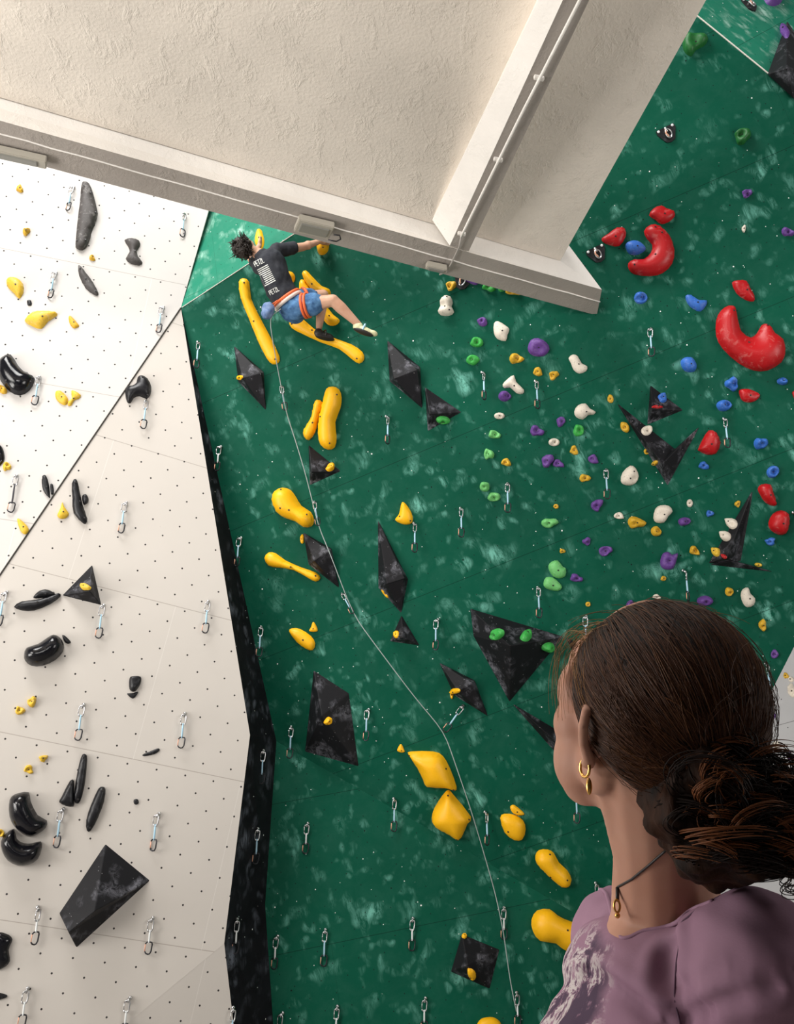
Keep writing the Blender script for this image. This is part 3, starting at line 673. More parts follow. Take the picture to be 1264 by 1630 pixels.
# red, blue, green, purple, white shaped holds on the right
RG = 'red holds'
H([(1025, 368), (1035, 358), (1050, 360), (1066, 376), (1074, 398), (1070, 420), (1055, 435), (1035, 440), (1010, 437), (1001, 429), (1000, 419), (1009, 413), (1023, 413), (1036, 402), (1038, 390), (1030, 381)], 'red', 'red crescent-shaped hold', .11, bolts=[(1041, 366), (1051, 375), (1041, 409), (1008, 425)], lm='red crescent hold', group=RG, grid=18)
H([(1140, 510), (1147, 495), (1160, 486), (1171, 490), (1175, 510), (1181, 528), (1195, 537), (1205, 530), (1212, 518), (1220, 515), (1228, 521), (1233, 530), (1246, 540), (1250, 560), (1244, 577), (1222, 590), (1200, 590), (1175, 578), (1150, 555), (1140, 535)], 'red', 'biggest red hold, shaped like a U', .15, bolts=[(1164, 498), (1219, 520), (1188, 548)], lm='big U-shaped red hold', group=RG, grid=20, dimple=[(1195, 530, 22, -.4)])
H([(1033, 343), (1040, 332), (1052, 327), (1062, 332), (1073, 336), (1074, 345), (1064, 354), (1052, 357), (1043, 350)], 'red', 'red hold touching the top of the crescent', rough=.4, group=RG)
H([(958, 379), (968, 372), (982, 362), (995, 364), (996, 377), (986, 392), (972, 391), (960, 386)], 'red', 'red hold left of the blue hold near the beam end', rough=.4, group=RG, lm='red hold near beam end')
H([(1165, 450), (1175, 446), (1188, 447), (1195, 460), (1201, 471), (1200, 480), (1187, 478), (1172, 467)], 'red', 'chalky red hold above the big U-shaped one', rough=.6, group=RG)
H([(1176, 622), (1184, 619), (1195, 620), (1210, 628), (1203, 638), (1190, 641), (1180, 636)], 'red', 'red hold with pointed right end below the U shape', rough=.5, group=RG, lm='red pointed hold')
H([(1111, 715), (1118, 700), (1128, 685), (1140, 688), (1147, 705), (1140, 722), (1125, 724), (1113, 718)], 'red', 'rounded red hold beside the V-shaped volume', .1, rough=.3, group=RG, lm='red hold by V volume')
H([(1206, 778), (1212, 771), (1226, 771), (1231, 785), (1236, 800), (1232, 806), (1218, 800), (1210, 788)], 'red', 'chalk-streaked red hold right of the spike tip', .08, rough=.4, group=RG, lm='chalk-streaked red hold')
H([(1223, 832), (1230, 818), (1243, 812), (1255, 818), (1256, 835), (1250, 850), (1238, 851), (1226, 843)], 'red', 'lowest rounded red hold at the right edge', .11, group=RG, lm='lowest red hold')
H([(1261, 625), (1268, 622), (1272, 632), (1266, 637)], 'red', 'sliver of red hold at the right edge', group=RG)
H([(1087, 65), (1092, 54), (1105, 55), (1120, 55), (1127, 64), (1120, 74), (1108, 80), (1101, 90), (1092, 86), (1087, 77)], 'dark_green', 'big dark green hold at the ceiling edge', .1, lm='big dark green hold', dimple=[(1104, 68, 8, -.5)])
H([(1216, -8), (1245, -8), (1243, 5), (1232, 10), (1220, 6)], 'purple', 'purple hold cut off by the top edge')
H([(1091, 471), (1100, 469), (1112, 477), (1125, 478), (1124, 487), (1115, 496), (1103, 492), (1094, 483)], 'blue', 'curved blue hold between two red holds', rough=.6, lm='curved blue hold')
H([(995, 390), (1003, 384), (1015, 384), (1026, 392), (1027, 399), (1014, 406), (1001, 404)], 'blue', 'blue oval hold left of the red crescent', .08)
H([(1083, 577), (1090, 569), (1102, 570), (1109, 583), (1104, 592), (1090, 591)], 'blue', 'big round blue hold on the open green wall', .09, lm='big round blue hold')
H([(700, 479), (707, 471), (717, 472), (721, 482), (719, 488), (723, 497), (715, 503), (702, 502), (697, 495), (701, 487)], 'cream', 'tall white two-lobed hold near the beam', .09, bolts=[(712, 475), (709, 490), (716, 496)], lm='white two-lobed hold', dimple=[(705, 488, 5, -.4)])
H([(786, 515), (793, 511), (805, 518), (811, 524), (808, 533), (805, 543), (792, 540), (786, 530)], 'cream', 'white butterfly-shaped hold below the beam', rough=.4, lm='white butterfly hold')
H([(905, 570), (912, 564), (920, 567), (926, 578), (935, 583), (933, 591), (922, 595), (913, 589), (909, 579)], 'cream', 'white footprint-shaped hold', rough=.3, lm='white footprint hold')
H([(800, 612), (808, 603), (818, 597), (822, 608), (834, 620), (832, 627), (822, 626), (812, 617), (803, 618)], 'cream', 'white three-armed hold', .06, lm='white three-armed hold')
H([(914, 655), (920, 645), (932, 642), (939, 650), (948, 655), (945, 660), (936, 661), (928, 668), (917, 664)], 'cream', 'white curled hold with a pointed tail', .08, lm='white curled hold')
H([(988, 765), (991, 752), (1003, 741), (1012, 745), (1017, 758), (1012, 769), (1002, 773), (992, 771)], 'cream', 'white triangular skull-like hold with holes', .08, bolts=[(1002, 762), (1008, 751)], lm='white triangular hold', dimple=[(1010, 763, 5, -.6)])
H([(1040, 825), (1043, 810), (1052, 804), (1065, 805), (1071, 814), (1064, 822), (1057, 832), (1045, 832)], 'cream', 'white mushroom-shaped hold', .08, lm='white mushroom hold', dimple=[(1052, 818, 6, -.3)])
H([(1179, 948), (1182, 938), (1191, 935), (1195, 945), (1202, 952), (1200, 963), (1190, 967), (1183, 961)], 'cream', 'white ear-shaped hold right of the head', .06, lm='white ear-shaped hold')
H([(840, 553), (845, 541), (857, 538), (870, 545), (875, 556), (866, 567), (850, 567), (842, 561)], 'purple', 'biggest round purple hold', .09, lm='big purple hold', dimple=[(862, 546, 6, .4), (858, 558, 7, -.5)])
H([(1051, 892), (1055, 881), (1064, 878), (1070, 883), (1079, 880), (1078, 889), (1072, 905), (1060, 907), (1052, 902)], 'purple', "snail-shaped purple hold above the woman's head", .07, lm='purple snail hold', dimple=[(1064, 893, 4, -.7)])
H([(873, 900), (878, 894), (888, 892), (896, 902), (901, 905), (900, 917), (890, 921), (880, 917), (874, 908)], 'pale_green', 'big pale green hold with notched top', .07, lm='big pale green hold')
H([(865, 928), (869, 919), (880, 919), (890, 927), (895, 935), (888, 941), (875, 939), (867, 935)], 'pale_green', 'pale green ribbed hold under the notched one', .06, rough=.5)

# --- small round-ish holds: (x, y, w, h, angle, colour, words, on_volume)
def small(x, y, w_, h_, color, words, vol=False, kind=0, ang=0, label=None):
    rnd = random.Random(int(x * 13 + y * 57)); k = 9; pts = []
    ph = rnd.uniform(0, 6.28)
    for i in range(k):
        a = 2 * math.pi * i / k
        r = 1 + (.0 if kind == 2 else .13) * math.sin(2 * a + ph) + rnd.uniform(-.12, .12) * (0 if kind == 2 and color == 'cream' else 1) + (.16 if kind == 1 else 0) * math.sin(3 * a + ph)
        dx, dy = math.cos(a) * w_ / 2 * r, math.sin(a) * h_ / 2 * r
        pts.append((x + dx * math.cos(ang) - dy * math.sin(ang), y + dx * math.sin(ang) + dy * math.cos(ang)))
    gp = {'yellow': 'small yellow holds', 'mustard': 'small yellow holds', 'lemon': 'small yellow holds', 'purple': 'small purple holds', 'green_h': 'small green holds',
          'pale_green': 'small green holds', 'dark_green': 'small green holds', 'cream': 'small white holds', 'blue': 'small blue holds', 'red': 'small red holds'}.get(color)
    small_ = max(w_, h_) < 12
    PEND.append(lambda: hold(pts, color, label, h=min(w_, h_) * .0063 * .55, rough=.75, dimple=[(x + w_ * rnd.uniform(-.2, .25), y + h_ * rnd.uniform(-.1, .2), min(w_, h_) * .2, -.75), (x - w_ * .25, y - h_ * .2, min(w_, h_) * .22, .3)], tree=VT if vol else None, grid=8 if small_ else 12,
                             bolts=([(x, y)] if max(w_, h_) >= 9 else []), desc=words, group=gp))
PEND = []
S = small
for x, y, w_, h_, c in ((32, 301, 12, 11, 'mustard'), (42, 370, 12, 12, 'mustard'), (147, 411, 10, 9, 'mustard'), (11, 743, 12, 16, 'lemon'), (51, 1117, 15, 16, 'lemon'), (32, 1131, 15, 15, 'lemon'), (69, 1207, 15, 11, 'lemon'), (46, 1225, 16, 13, 'lemon')):
    S(x, y, w_, h_, c, 'small yellow knob hold on white wall', kind=1)
S(4, 621, 14, 14, 'mustard', '', label='round yellow hold under the black kidney hold at left edge')
S(1, 1326, 12, 14, 'lemon', '', label='yellow ribbed hold at left edge between the black horned holds')
S(136, 935, 15, 11, 'lemon', '', True, label='yellow hold fixed on the black pyramid of the white wall')
S(382, 601, 9, 8, 'yellow', '', True, label='tiny yellow hold on the black diamond below the long bar')
S(705, 668, 20, 14, 'green_h', '', True, label='green hold on the underside of the triangular volume')
S(526, 744, 15, 12, 'yellow', '', True, label='yellow hold on the volume below the paired bean holds')
S(481, 858, 7, 14, 'yellow', '', label='narrow yellow hold at left edge of diamond behind rope')
S(613, 943, 9, 20, 'yellow', '', ang=-.5, label='yellow hold at lower left edge of the tall narrow volume')
S(631, 1010, 7, 13, 'yellow', '', True, label='yellow hold on the small black pyramid')
S(522, 1148, 12, 13, 'yellow', '', True, label='yellow hold on the big four-sided volume')
S(725, 1100, 13, 10, 'yellow', '', True, label='yellow hold on the diamond above the slanting quickdraw')
S(719, 1106, 6, 11, 'yellow', '', True, label='second yellow hold at left corner of that same diamond')
S(739, 1490, 9, 8, 'yellow', '', True, label='tiny yellow hold on top corner of the square pyramid volume')
S(751, 1550, 10, 22, 'yellow', '', True, ang=-.7, label='yellow hook hold on the front of the square pyramid volume')
S(792, 1010, 22, 17, 'green_h', '', True, label='left green hold on top of the huge black volume')
S(838, 1013, 20, 15, 'green_h', '', True, label='middle green hold on top of the huge black volume')
S(872, 1030, 18, 16, 'green_h', '', True, label='green ring hold on right flank of the huge black volume')
S(924, 1034, 18, 14, 'green_h', '', True, label="green hold at the edge of the woman's hair")
S(1249, 50, 17, 21, 'purple', '', True, label='purple hold on the volume in the top right corner')
S(1054, 634, 13, 14, 'blue', '', True, label='blue hold on the black pyramid')
S(1046, 648, 17, 5, 'red', '', True, label='thin red hold on the pyramid below the blue one')
S(1029, 686, 17, 15, 'cream', '', True, kind=2, label='white round hold on the V-shaped volume')
S(995, 680, 13, 18, 'mustard', '', ang=-.3, label='yellow hold at the left edge of the V-shaped volume')
S(1029, 719, 9, 9, 'mustard', '', True, label='tiny yellow hold on the V-shaped volume, upper of two')
S(1043, 737, 9, 8, 'mustard', '', True, label='tiny yellow hold on the V-shaped volume, lower of two')
S(1166, 834, 17, 17, 'cream', '', True, kind=2, label='upper white ring hold on the spike volume edge')
S(1156, 854, 16, 16, 'cream', '', True, kind=2, label='lower white ring hold on the spike volume edge')
S(1140, 879, 12, 16, 'lemon', '', True, label='chalky yellow hold at the foot of the tall spike')
S(1153, 886, 8, 8, 'red', '', True, label='tiny red hold at the foot of the tall spike')
S(1207, 899, 11, 7, 'lemon', '', True, label='yellow hold on the thin sliver volume')
for row in '''718 455 16 17 m|755 446 30 14 p|779 457 22 14 g|798 459 12 12 g|817 463 24 16 m|768 512 17 15 p|759 545 21 18 g|753 573 20 18 g|821 571 21 18 m|856 592 16 13 m
881 597 15 16 m|804 631 20 17 p|795 662 17 11 w|787 692 19 14 h|854 686 20 18 p|882 704 18 13 w|893 671 13 18 p|778 723 15 19 h|806 736 17 13 m|871 733 19 21 p|889 738 17 13 p
914 717 14 14 m|921 685 17 20 g|771 775 16 17 h|786 791 20 15 h|885 806 9 8 m|874 832 24 17 h|895 877 9 8 m|917 920 19 13 p|944 731 17 14 p|931 761 16 14 m|950 804 20 19 p
985 821 17 11 w|1013 832 27 20 m|1044 846 17 16 m|1089 830 21 15 p|1098 801 10 13 w|1130 817 12 12 b|934 862 14 12 p|964 877 21 18 p|1105 877 16 15 m|1056 921 9 9 m
1122 956 24 18 p|1161 942 14 15 m|1045 950 13 8 w|1004 963 16 13 p|936 962 9 8 m|1214 995 13 17 m|1233 1041 12 15 p|1226 862 17 11 b|1174 802 10 10 m|1120 741 17 13 b
1230 751 20 20 b|1210 706 22 21 b|1152 645 24 19 b|1165 611 22 20 b|1245 607 16 13 b|1020 474 21 19 b|972 635 10 15 m|1189 308 15 15 p|1253 370 18 15 p|1181 217 24 26 d
1252 1076 8 10 m|1261 1100 13 22 w|1260 1082 8 9 w|1232 1140 7 10 p|1237 1186 11 12 w|1256 1203 7 11 p|1184 364 7 11 w'''.replace('\n', '|').split('|'):
    x, y, w_, h_, c = row.split(); cc = {'m': 'mustard', 'p': 'purple', 'g': 'green_h', 'h': 'pale_green', 'w': 'cream', 'b': 'blue', 'd': 'dark_green'}[c]
    nm = {'m': 'yellow', 'p': 'purple', 'g': 'green', 'h': 'pale green', 'w': 'white', 'b': 'blue', 'd': 'dark green'}[c]
    big = max(int(w_), int(h_)); szw = 'tiny' if big < 12 else ('small' if big < 18 else 'mid-sized')
    rt = float(w_) / float(h_); shp = 'flat ' if rt > 1.35 else ('upright ' if rt < .75 else '')
    S(int(x), int(y), int(w_), int(h_), cc, f'{szw} {shp}{nm} hold', kind=1 if int(x) % 3 else 2)

LM += [(455, 440, 'climber'), (955, 480, 'end of the beam'), (1250, 1300, "woman's bun"), (398, 1170, 'kink of black panel'), (288, 490, 'corner where green meets white')]
for f in PEND: f()

# ---------------------------------------------------------------- anchor plates
def anchor(px, py, ang, label):
    c, n = cast(px, py, WT); u = Vector((1, 0, 0)); u = (u - n * u.dot(n)).normalized(); v = n.cross(u)
    u, v = u * math.cos(ang) + v * math.sin(ang), v * math.cos(ang) - u * math.sin(ang)
    A = empty('anchor_plate', c); tag(A, label, 'anchor', 'belay anchors on the green wall')
    pts = [(-.09, .06), (.09, .06), (.095, .02), (.045, -.085), (0, -.10), (-.045, -.085), (-.095, .02)]
    vs = [u * a + v * b for a, b in pts] + [u * a + v * b + n * .012 for a, b in pts]; k = 7
    mesh('plate', vs, [tuple(range(k)), tuple(range(2 * k - 1, k - 1, -1))] + [(i, (i + 1) % k, k + (i + 1) % k, k + i) for i in range(k)], M['black'], A)
    for a, b in ((-.072, .045), (.072, .045)):
        bm = bmesh.new(); ball(bm, u * a + v * b + n * .014, (.014, .014, .008), (u, v, n), 10); from_bm('bolt', bm, M['white_sling'], A)
    bm = bmesh.new(); tube(bm, [u * math.cos(t) * .028 + v * (math.sin(t) * .045 - .02) + n * .04 for t in [i * math.pi / 8 for i in range(16)]], .008, 6, True)
    from_bm('ring', bm, M['metal'], A)
    bm = bmesh.new(); tube(bm, [u * (-.01) + v * .03 + n * .035, u * (-.025) + v * (-.01) + n * .045, u * (-.01) + v * (-.05) + n * .04], .009, 6); from_bm('gate', bm, M['orange'], A)
    bm = bmesh.new(); ball(bm, v * .03 + n * .02, (.018, .03, .016), (u, v, n), 12); from_bm('hanger', bm, M['metal'], A)
anchor(1062, 212, .45, 'belay anchor plate in the middle of the top right green wall')
anchor(950, 403, .45, 'belay anchor plate left of the red hold near the beam end')
anchor(1193, 9, .1, 'belay anchor plate at the top edge of the picture')
anchor(737, 446, -.3, 'belay anchor plate half hidden behind the beam')

# ---------------------------------------------------------------- quickdraws
def biner(bm_body, bm_gate, top, w_, h_, ang, dn=1):
    """D-shaped ring hanging from top; turned about the vertical by ang"""
    ux = Vector((math.cos(ang), math.sin(ang), 0)); z = Vector((0, 0, -dn))
    prof = [(0, 0), (.42, .04), (.5, .2), (.42, .75), (.25, .96), (0, 1), (-.3, .94), (-.5, .78)]
    pts = [Vector(top) + ux * a * w_ + z * b * h_ for a, b in prof]
    tube(bm_body, pts + [Vector(top) + ux * -.42 * w_ + z * .16 * h_, Vector(top) + ux * -.25 * w_ + z * .03 * h_][0:0] , .0052, 6) if False else None
    tube(bm_body, [Vector(top) + ux * -.46 * w_ + z * .18 * h_, Vector(top) + ux * -.28 * w_ + z * .03 * h_] + pts, .0062, 6)
    tube(bm_gate, [Vector(top) + ux * -.46 * w_ + z * .18 * h_, Vector(top) + ux * -.5 * w_ + z * .78 * h_], .0042, 6)
def make_quickdraw(sl_mat, L=.115):
    root = empty('quickdraw', (0, 0, 0))
    bm = bmesh.new(); ball(bm, (0, 0, 0), (.016, .012, .016), None, 10); tube(bm, [(0, 0, 0), (0, -.02, -.012), (0, -.028, -.03)], [.012, .012, .009], 6); from_bm('hanger', bm, M['metal'], root)
    a, g = bmesh.new(), bmesh.new(); biner(a, g, (0, -.03, -.012), .046, .088, .45); from_bm('top_carabiner', a, M['metal'], root); from_bm('gate', g, M['metal'], root)
    bm = bmesh.new(); tube(bm, [(0, -.03, -.086), (0, -.03, -.10 - L * .25), (0.001, -.031, -.10 - L * .8), (0, -.031, -.10 - L)], [.007, .0085, .0085, .0065], 8, flat=.9); from_bm('sling', bm, sl_mat, root)
    a, g = bmesh.new(), bmesh.new(); biner(a, g, (0, -.031, -.09 - L), .058, .092, .15); from_bm('bottom_carabiner', a, M['darkmetal'], root); from_bm('gate', g, M['orange'], root)
    return root
def copy_tree(o):
    r = o.copy(); C.objects.link(r)
    for ch in o.children:
        c = ch.copy(); C.objects.link(c); c.parent = r; c.matrix_parent_inverse = ch.matrix_parent_inverse
    return r
protos = {'b': make_quickdraw(M['sling']), 'w': make_quickdraw(M['white_sling'], .085), 'k': make_quickdraw(M['black_sling'], .17)}
# (x, y of the bolt, sling kind)
QD = '''118 296 b|292 338 b|90 432 b|260 487 b|63 598 b|232 636 b|201 798 b|11 940 b|165 961 b|331 955 b|133 1119 b|294 1133 b|101 1285 b|253 1292 b|60 1441 w|243 1458 w
44 1570 w|207 1585 w|27 755 k|315 542 b|352 708 w|615 660 b|767 590 b|852 604 b|808 767 b|659 830 b|733 806 b|384 853 b|416 995 b|856 932 b|697 983 b|587 1126 b|464 1154 b
418 1192 b|409 1316 b|490 1308 w|627 1268 b|376 1460 w|442 1487 w|518 1477 b|657 1459 w|370 1601 b|450 1609 w|537 1599 w|677 1586 w|772 1289 b|802 1442 w|822 1577 w
1036 521 b|1152 664 b|965 745 b|1087 905 b|1218 1053 b|1262 813 b|933 978 b|893 1116 b|919 1254 b|948 1402 b'''.replace('\n', '|').split('|')
first = {}
qi = 0
for row in QD:
    x, y, k = row.split(); x, y = int(x), int(y)
    p, n = cast(x, y + 3, VT)
    o = protos[k] if k not in first else copy_tree(protos[k]); first[k] = 1
    qi += 1; rnd = random.Random(qi)
    o.location = p + n * .01; o.rotation_euler = (0, 0, rnd.uniform(-.7, .7)); s = 1.04; o.scale = (s, s, s)
    cw = {'b': 'quickdraw with light blue sling', 'w': 'short quickdraw with white sling', 'k': 'long quickdraw with black sling'}[k]
    tag(o, where(x, y + 22, cw), 'quickdraw', 'quickdraws hanging on the climbing walls')
# four drawn tight by the rope
CL = []
for (x0, y0, x1, y1), lab in (((449, 615, 455, 655), 'uppermost quickdraw clipped to the rope below the climber'), ((501, 798, 507, 838), 'quickdraw clipped to the rope beside the yellow pear hold'),
                              ((545, 944, 562, 978), 'quickdraw clipped to the rope right of the yellow bone hold'), ((737, 1122, 707, 1165), 'slanting quickdraw pulled left by the rope')):
    p, n = cast(x0, y0 + 1, VT); o = copy_tree(protos['b']); p = p + n * .02
    q = hit(x1, y1, cast(x1, y1, WT), .09); d = (q - p); 
    o.location = p; o.rotation_euler = Vector((0, 0, -1)).rotation_difference(d.normalized()).to_euler(); s = d.length / .30; o.scale = (s, s, s)
    tag(o, lab, 'quickdraw', 'quickdraws hanging on the climbing walls'); CL.append(q)

# ---------------------------------------------------------------- rope
def onw(x, y, l): return hit(x, y, cast(x, y, WT), l)
WAIST = hit(447, 492, PG, .55)
rp = [WAIST, hit(428, 505, PG, .6), hit(438, 565, PG, .38), CL[0], onw(470, 700, .12), onw(488, 760, .11), CL[1], onw(525, 880, .15), CL[2], onw(600, 1030, .14), onw(660, 1110, .13), CL[3],
      onw(727, 1222, .17), onw(750, 1290, .16), onw(768, 1350, .12), onw(788, 1420, .08), onw(801, 1480, .07), onw(812, 1560, .07), onw(822, 1610, .07)]
bm = bmesh.new(); sm = []
for i in range(len(rp) - 1):
    for t in range(4): sm.append(rp[i].lerp(rp[i + 1], t / 4))
sm.append(rp[-1])
for _ in range(2): sm = [sm[0]] + [(sm[i - 1] + sm[i] * 2 + sm[i + 1]) / 4 for i in range(1, len(sm) - 1)] + [sm[-1]]
tube(bm, sm, .0045, 6); tag(from_bm('climbing_rope', bm, mat('rope_grey', (.33, .38, .37), .8)), "thin pale rope running down from the climber's harness through quickdraws", 'rope')

# ---------------------------------------------------------------- the climber
def skin_mat(name, col):
    m = mat(name, col, .55, spec=.25); T = NT(m); g = T.n('ShaderNodeTexCoord').outputs['Object']
    T.col(T.mix(T.ramp(T.noise(g, 9, 3), .35, .7), col, (col[0] * .9, col[1] * .8, col[2] * .76)))
    T.b.inputs['Subsurface Weight'].default_value = .08; T.b.inputs['Subsurface Radius'].default_value = (.01, .004, .002)
    T.bump(T.noise(g, 240, 2), .12, .001); return m
def cloth_mat(name, col, col2=None, sc_=8, rough=.85):
    m = mat(name, col, rough, spec=.15); T = NT(m); g = T.n('ShaderNodeTexCoord').outputs['Object']
    T.col(T.mix(T.ramp(T.noise(g, sc_, 3, .6), .35, .7), col, col2 or tuple(x * .7 for x in col)))
    T.bump(T.noise(g, 350, 2), .2, .001); return m
M['skin1'] = skin_mat('climber_skin', (.60, .36, .25))
M['tee'] = cloth_mat('charcoal_cotton', (.028, .030, .038), (.05, .052, .06), 14)
M['jeans'] = cloth_mat('blue_shorts_cloth', (.10, .22, .40), (.03, .08, .19), 16)
M['chalkbag'] = cloth_mat('blue_grey_cloth', (.07, .13, .27), (.20, .27, .42), 12)
M['harness'] = mat('orange_webbing', (.75, .13, .03), .6); M['webb'] = mat('white_webbing', (.72, .62, .55), .7)
M['hair1'] = mat('dark_hair', (.018, .010, .007), .6); M['shoe'] = mat('shoe_dark', (.02, .017, .015), .5); M['shoe2'] = mat('shoe_pale', (.62, .60, .36), .5)
def G(x, y, l): return hit(x, y, PG, l)
cl = empty('person', G(468, 487, .45)); O0 = cl.location.copy()
tag(cl, 'climber in charcoal t-shirt and blue shorts hanging from a yellow hold, back to camera', 'person')
g_ = lambda x, y, l: G(x, y, l) - O0
neck, head = g_(411, 404, .46), g_(391, 394, .50)
shR, shL = g_(441, 399, .40), g_(414, 425, .50)
chest, belly, pelvis = g_(432, 421, .46), g_(443, 457, .46), g_(464, 486, .42)
elR, haR = g_(482, 393, .27), g_(510, 384, .17)
elL, haL = g_(400, 412, .26), g_(413, 391, .13)
hipF, knF, anF = g_(476, 478, .36), g_(514, 470, .24), g_(508, 521, .15)      # far leg
hipN, knN, anN = g_(474, 489, .46), g_(530, 478, .50), g_(571, 517, .42)      # near leg
bm = bmesh.new()
chain(bm, [neck, head], [.052, .06]); ball(bm, head, (.078, .078, .095))
face = (g_(406, 391, .44) - head).normalized()
ball(bm, head + face * .035, (.06, .06, .07)); cap(bm, head + face * .085, head + face * .10 + Vector((0, 0, -.02)), .013, .013)
ball(bm, head + face * .06 + Vector((0, 0, -.06)), .032)
for s in (-1, 1):
    sd = face.cross(Vector((0, 0, 1))).normalized(); ball(bm, head + sd * s * .078, (.014, .02, .03))
chain(bm, [neck, chest, belly, pelvis], [.06, .125, .11, .12])
chain(bm, [chest, shR, elR, haR], [.09, .055, .042, .026]); chain(bm, [chest, shL, elL, haL], [.09, .055, .042, .026])
mk = elR.lerp(haR, .3); ball(bm, mk, .045)
chain(bm, [pelvis, hipN, knN], [.1, .088, .058]); chain(bm, [knN, knN.lerp(anN, .3), anN], [.055, .058, .033])
chain(bm, [pelvis, hipF, knF], [.1, .088, .058]); chain(bm, [knF, knF.lerp(anF, .3), anF], [.055, .058, .033])
for ha, tg in ((haR, g_(517, 386, .12)), (haL, g_(414, 385, .10))):
    d = (tg - ha).normalized(); x, y, _ = frame_of(d)
    ball(bm, ha + d * .04, (.044, .044, .022), (x, d, y))
    for i in range(4):
        b = ha + d * .075 + x * (-.033 + .022 * i) * 1; l = (.026, .031, .029, .022)[i]
        q = G(0, 0, 0) * 0 + PG[1] * -1
        m1 = b + d * l + q * .008; m2 = m1 + q * .026 + d * .008; chain(bm, [b, m1, m2], [.0105, .0095, .008])
    t0 = ha + d * .02 + x * .035; chain(bm, [t0, t0 + x * .02 + d * .03, t0 + x * .012 + d * .055 + (PG[1] * -.01)], [.013, .011, .009])
fuse('body', bm, .008, M['skin1'], cl, 4)
# hair: tousled
bm = bmesh.new(); hc = head - face * .024 + Vector((0, 0, .002)); rnd = random.Random(5)
ball(bm, hc, (.096, .096, .10))
for i in range(70):
    v = Vector((rnd.gauss(0, 1), rnd.gauss(0, 1), rnd.gauss(0, 1))).normalized()
    if v.dot(face) > .45 or v.z < -.9: continue
    ball(bm, hc + v * .092, rnd.uniform(.014, .026), None, 8)
hr = fuse('hair', bm, .006, M['hair1'], cl, 1)
bm = bmesh.new()
for i in range(260):
    v = Vector((rnd.gauss(0, 1), rnd.gauss(0, 1), rnd.gauss(0, 1))).normalized()
    if v.dot(face) > .45 or v.z < -.9: continue
    p = hc + v * .095; t = Vector((rnd.gauss(0, 1), rnd.gauss(0, 1), rnd.gauss(0, 1))) * .02
    tube(bm, [p, p + v * .018 + t * .5, p + v * .022 + t * 1.3], [.006, .005, .001], 4)
from_bm('locks', bm, M['hair1'], hr)
# t-shirt
bm = bmesh.new()
chain(bm, [neck.lerp(chest, .35), chest, belly, belly.lerp(pelvis, .5)], [.085, .150, .142, .138])
ax = (shR - shL).normalized()
for k in (0, .5, 1): ball(bm, chest.lerp(belly, k) , .140 - .004 * k)
chain(bm, [chest, shR, shR.lerp(elR, .62)], [.11, .078, .062]); chain(bm, [chest, shL, shL.lerp(elL, .6)], [.11, .078, .062])
tee = fuse('t_shirt', bm, .009, M['tee'], cl, 4, lambda p, n: .010 * noise.noise(p * 9) + .007 * noise.noise(Vector((p.x * 24, p.y * 20, p.z * 9))))
# printed stripes and lettering on the back of the shirt
def vtree(o, off):
    return BVHTree.FromPolygons([v.co + off for v in o.data.vertices], [tuple(p.vertices) for p in o.data.polygons])
TT = vtree(tee, O0)
def on(tree, x, y, l=.004):
    d = ray(x, y).normalized(); h = tree.ray_cast(Vector(), d)
    return None if h[0] is None else h[0] - d * l
M['print'] = mat('white_print', (.75, .75, .72), .8)
def decal(quads, name, m, parent, tree, off, n=5, l=.005):
    bm = bmesh.new()
    for a, b, c, d in quads:
        g = []
        for i in range(n + 1):
            row = []
            for j in range(2):
                s, t = i / n, j
                p = (Vector(a).lerp(Vector(b), s)).lerp(Vector(d).lerp(Vector(c), s), t); q = on(tree, p.x, p.y, l)
                row.append(bm.verts.new(q - off) if q else None)
            g.append(row)
        for i in range(n):
            f = (g[i][0], g[i + 1][0], g[i + 1][1], g[i][1])
            if all(f): bm.faces.new(f)
    return from_bm(name, bm, m, parent, smooth=False)
# shirt frame in the picture: origin top-left of the print, e1 along the lines, e2 down the back
o2 = Vector((404, 419)); e1 = Vector((17, -9)); e2 = Vector((23, 48))
Q = lambda s, t: tuple(o2 + e1 * s + e2 * t)
quads = []
for i in range(10):
    t = .22 + i * .058; quads.append((Q(.0, t), Q(1.0, t), Q(1.0, t + .026), Q(.0, t + .026)))
FONT = {'P': ['0,0,0,1', '0,0,.8,0', '.8,0,.8,.5', '0,.5,.8,.5'], 'E': ['0,0,0,1', '0,0,.8,0', '0,.5,.7,.5', '0,1,.8,1'], 'T': ['.4,0,.4,1', '0,0,.9,0'],
        'Z': ['0,0,.8,0', '.8,0,0,1', '0,1,.8,1'], 'L': ['0,0,0,1', '0,1,.8,1']}
def word(txt, s0, s1, t0, t1, wd=.028):
    k = len(txt); cw = (s1 - s0) / k
    for i, ch in enumerate(txt):
        for sg in FONT[ch]:
            a, b, c, d = map(float, sg.split(','))
            p = Vector((s0 + cw * (i + a * .85), t0 + (t1 - t0) * b)); q = Vector((s0 + cw * (i + c * .85), t0 + (t1 - t0) * d))
            dd = (q - p).normalized(); nx = Vector((-dd.y * .8, dd.x * .35)) * wd
            quads.append((Q(*(p - nx)), Q(*(q - nx)), Q(*(q + nx)), Q(*(p + nx))))
word('PETZL', .0, .9, -.03, .12); word('PETZL', .1, 1.0, .95, 1.08)
decal(quads, 'back_print', M['print'], tee, TT, O0)
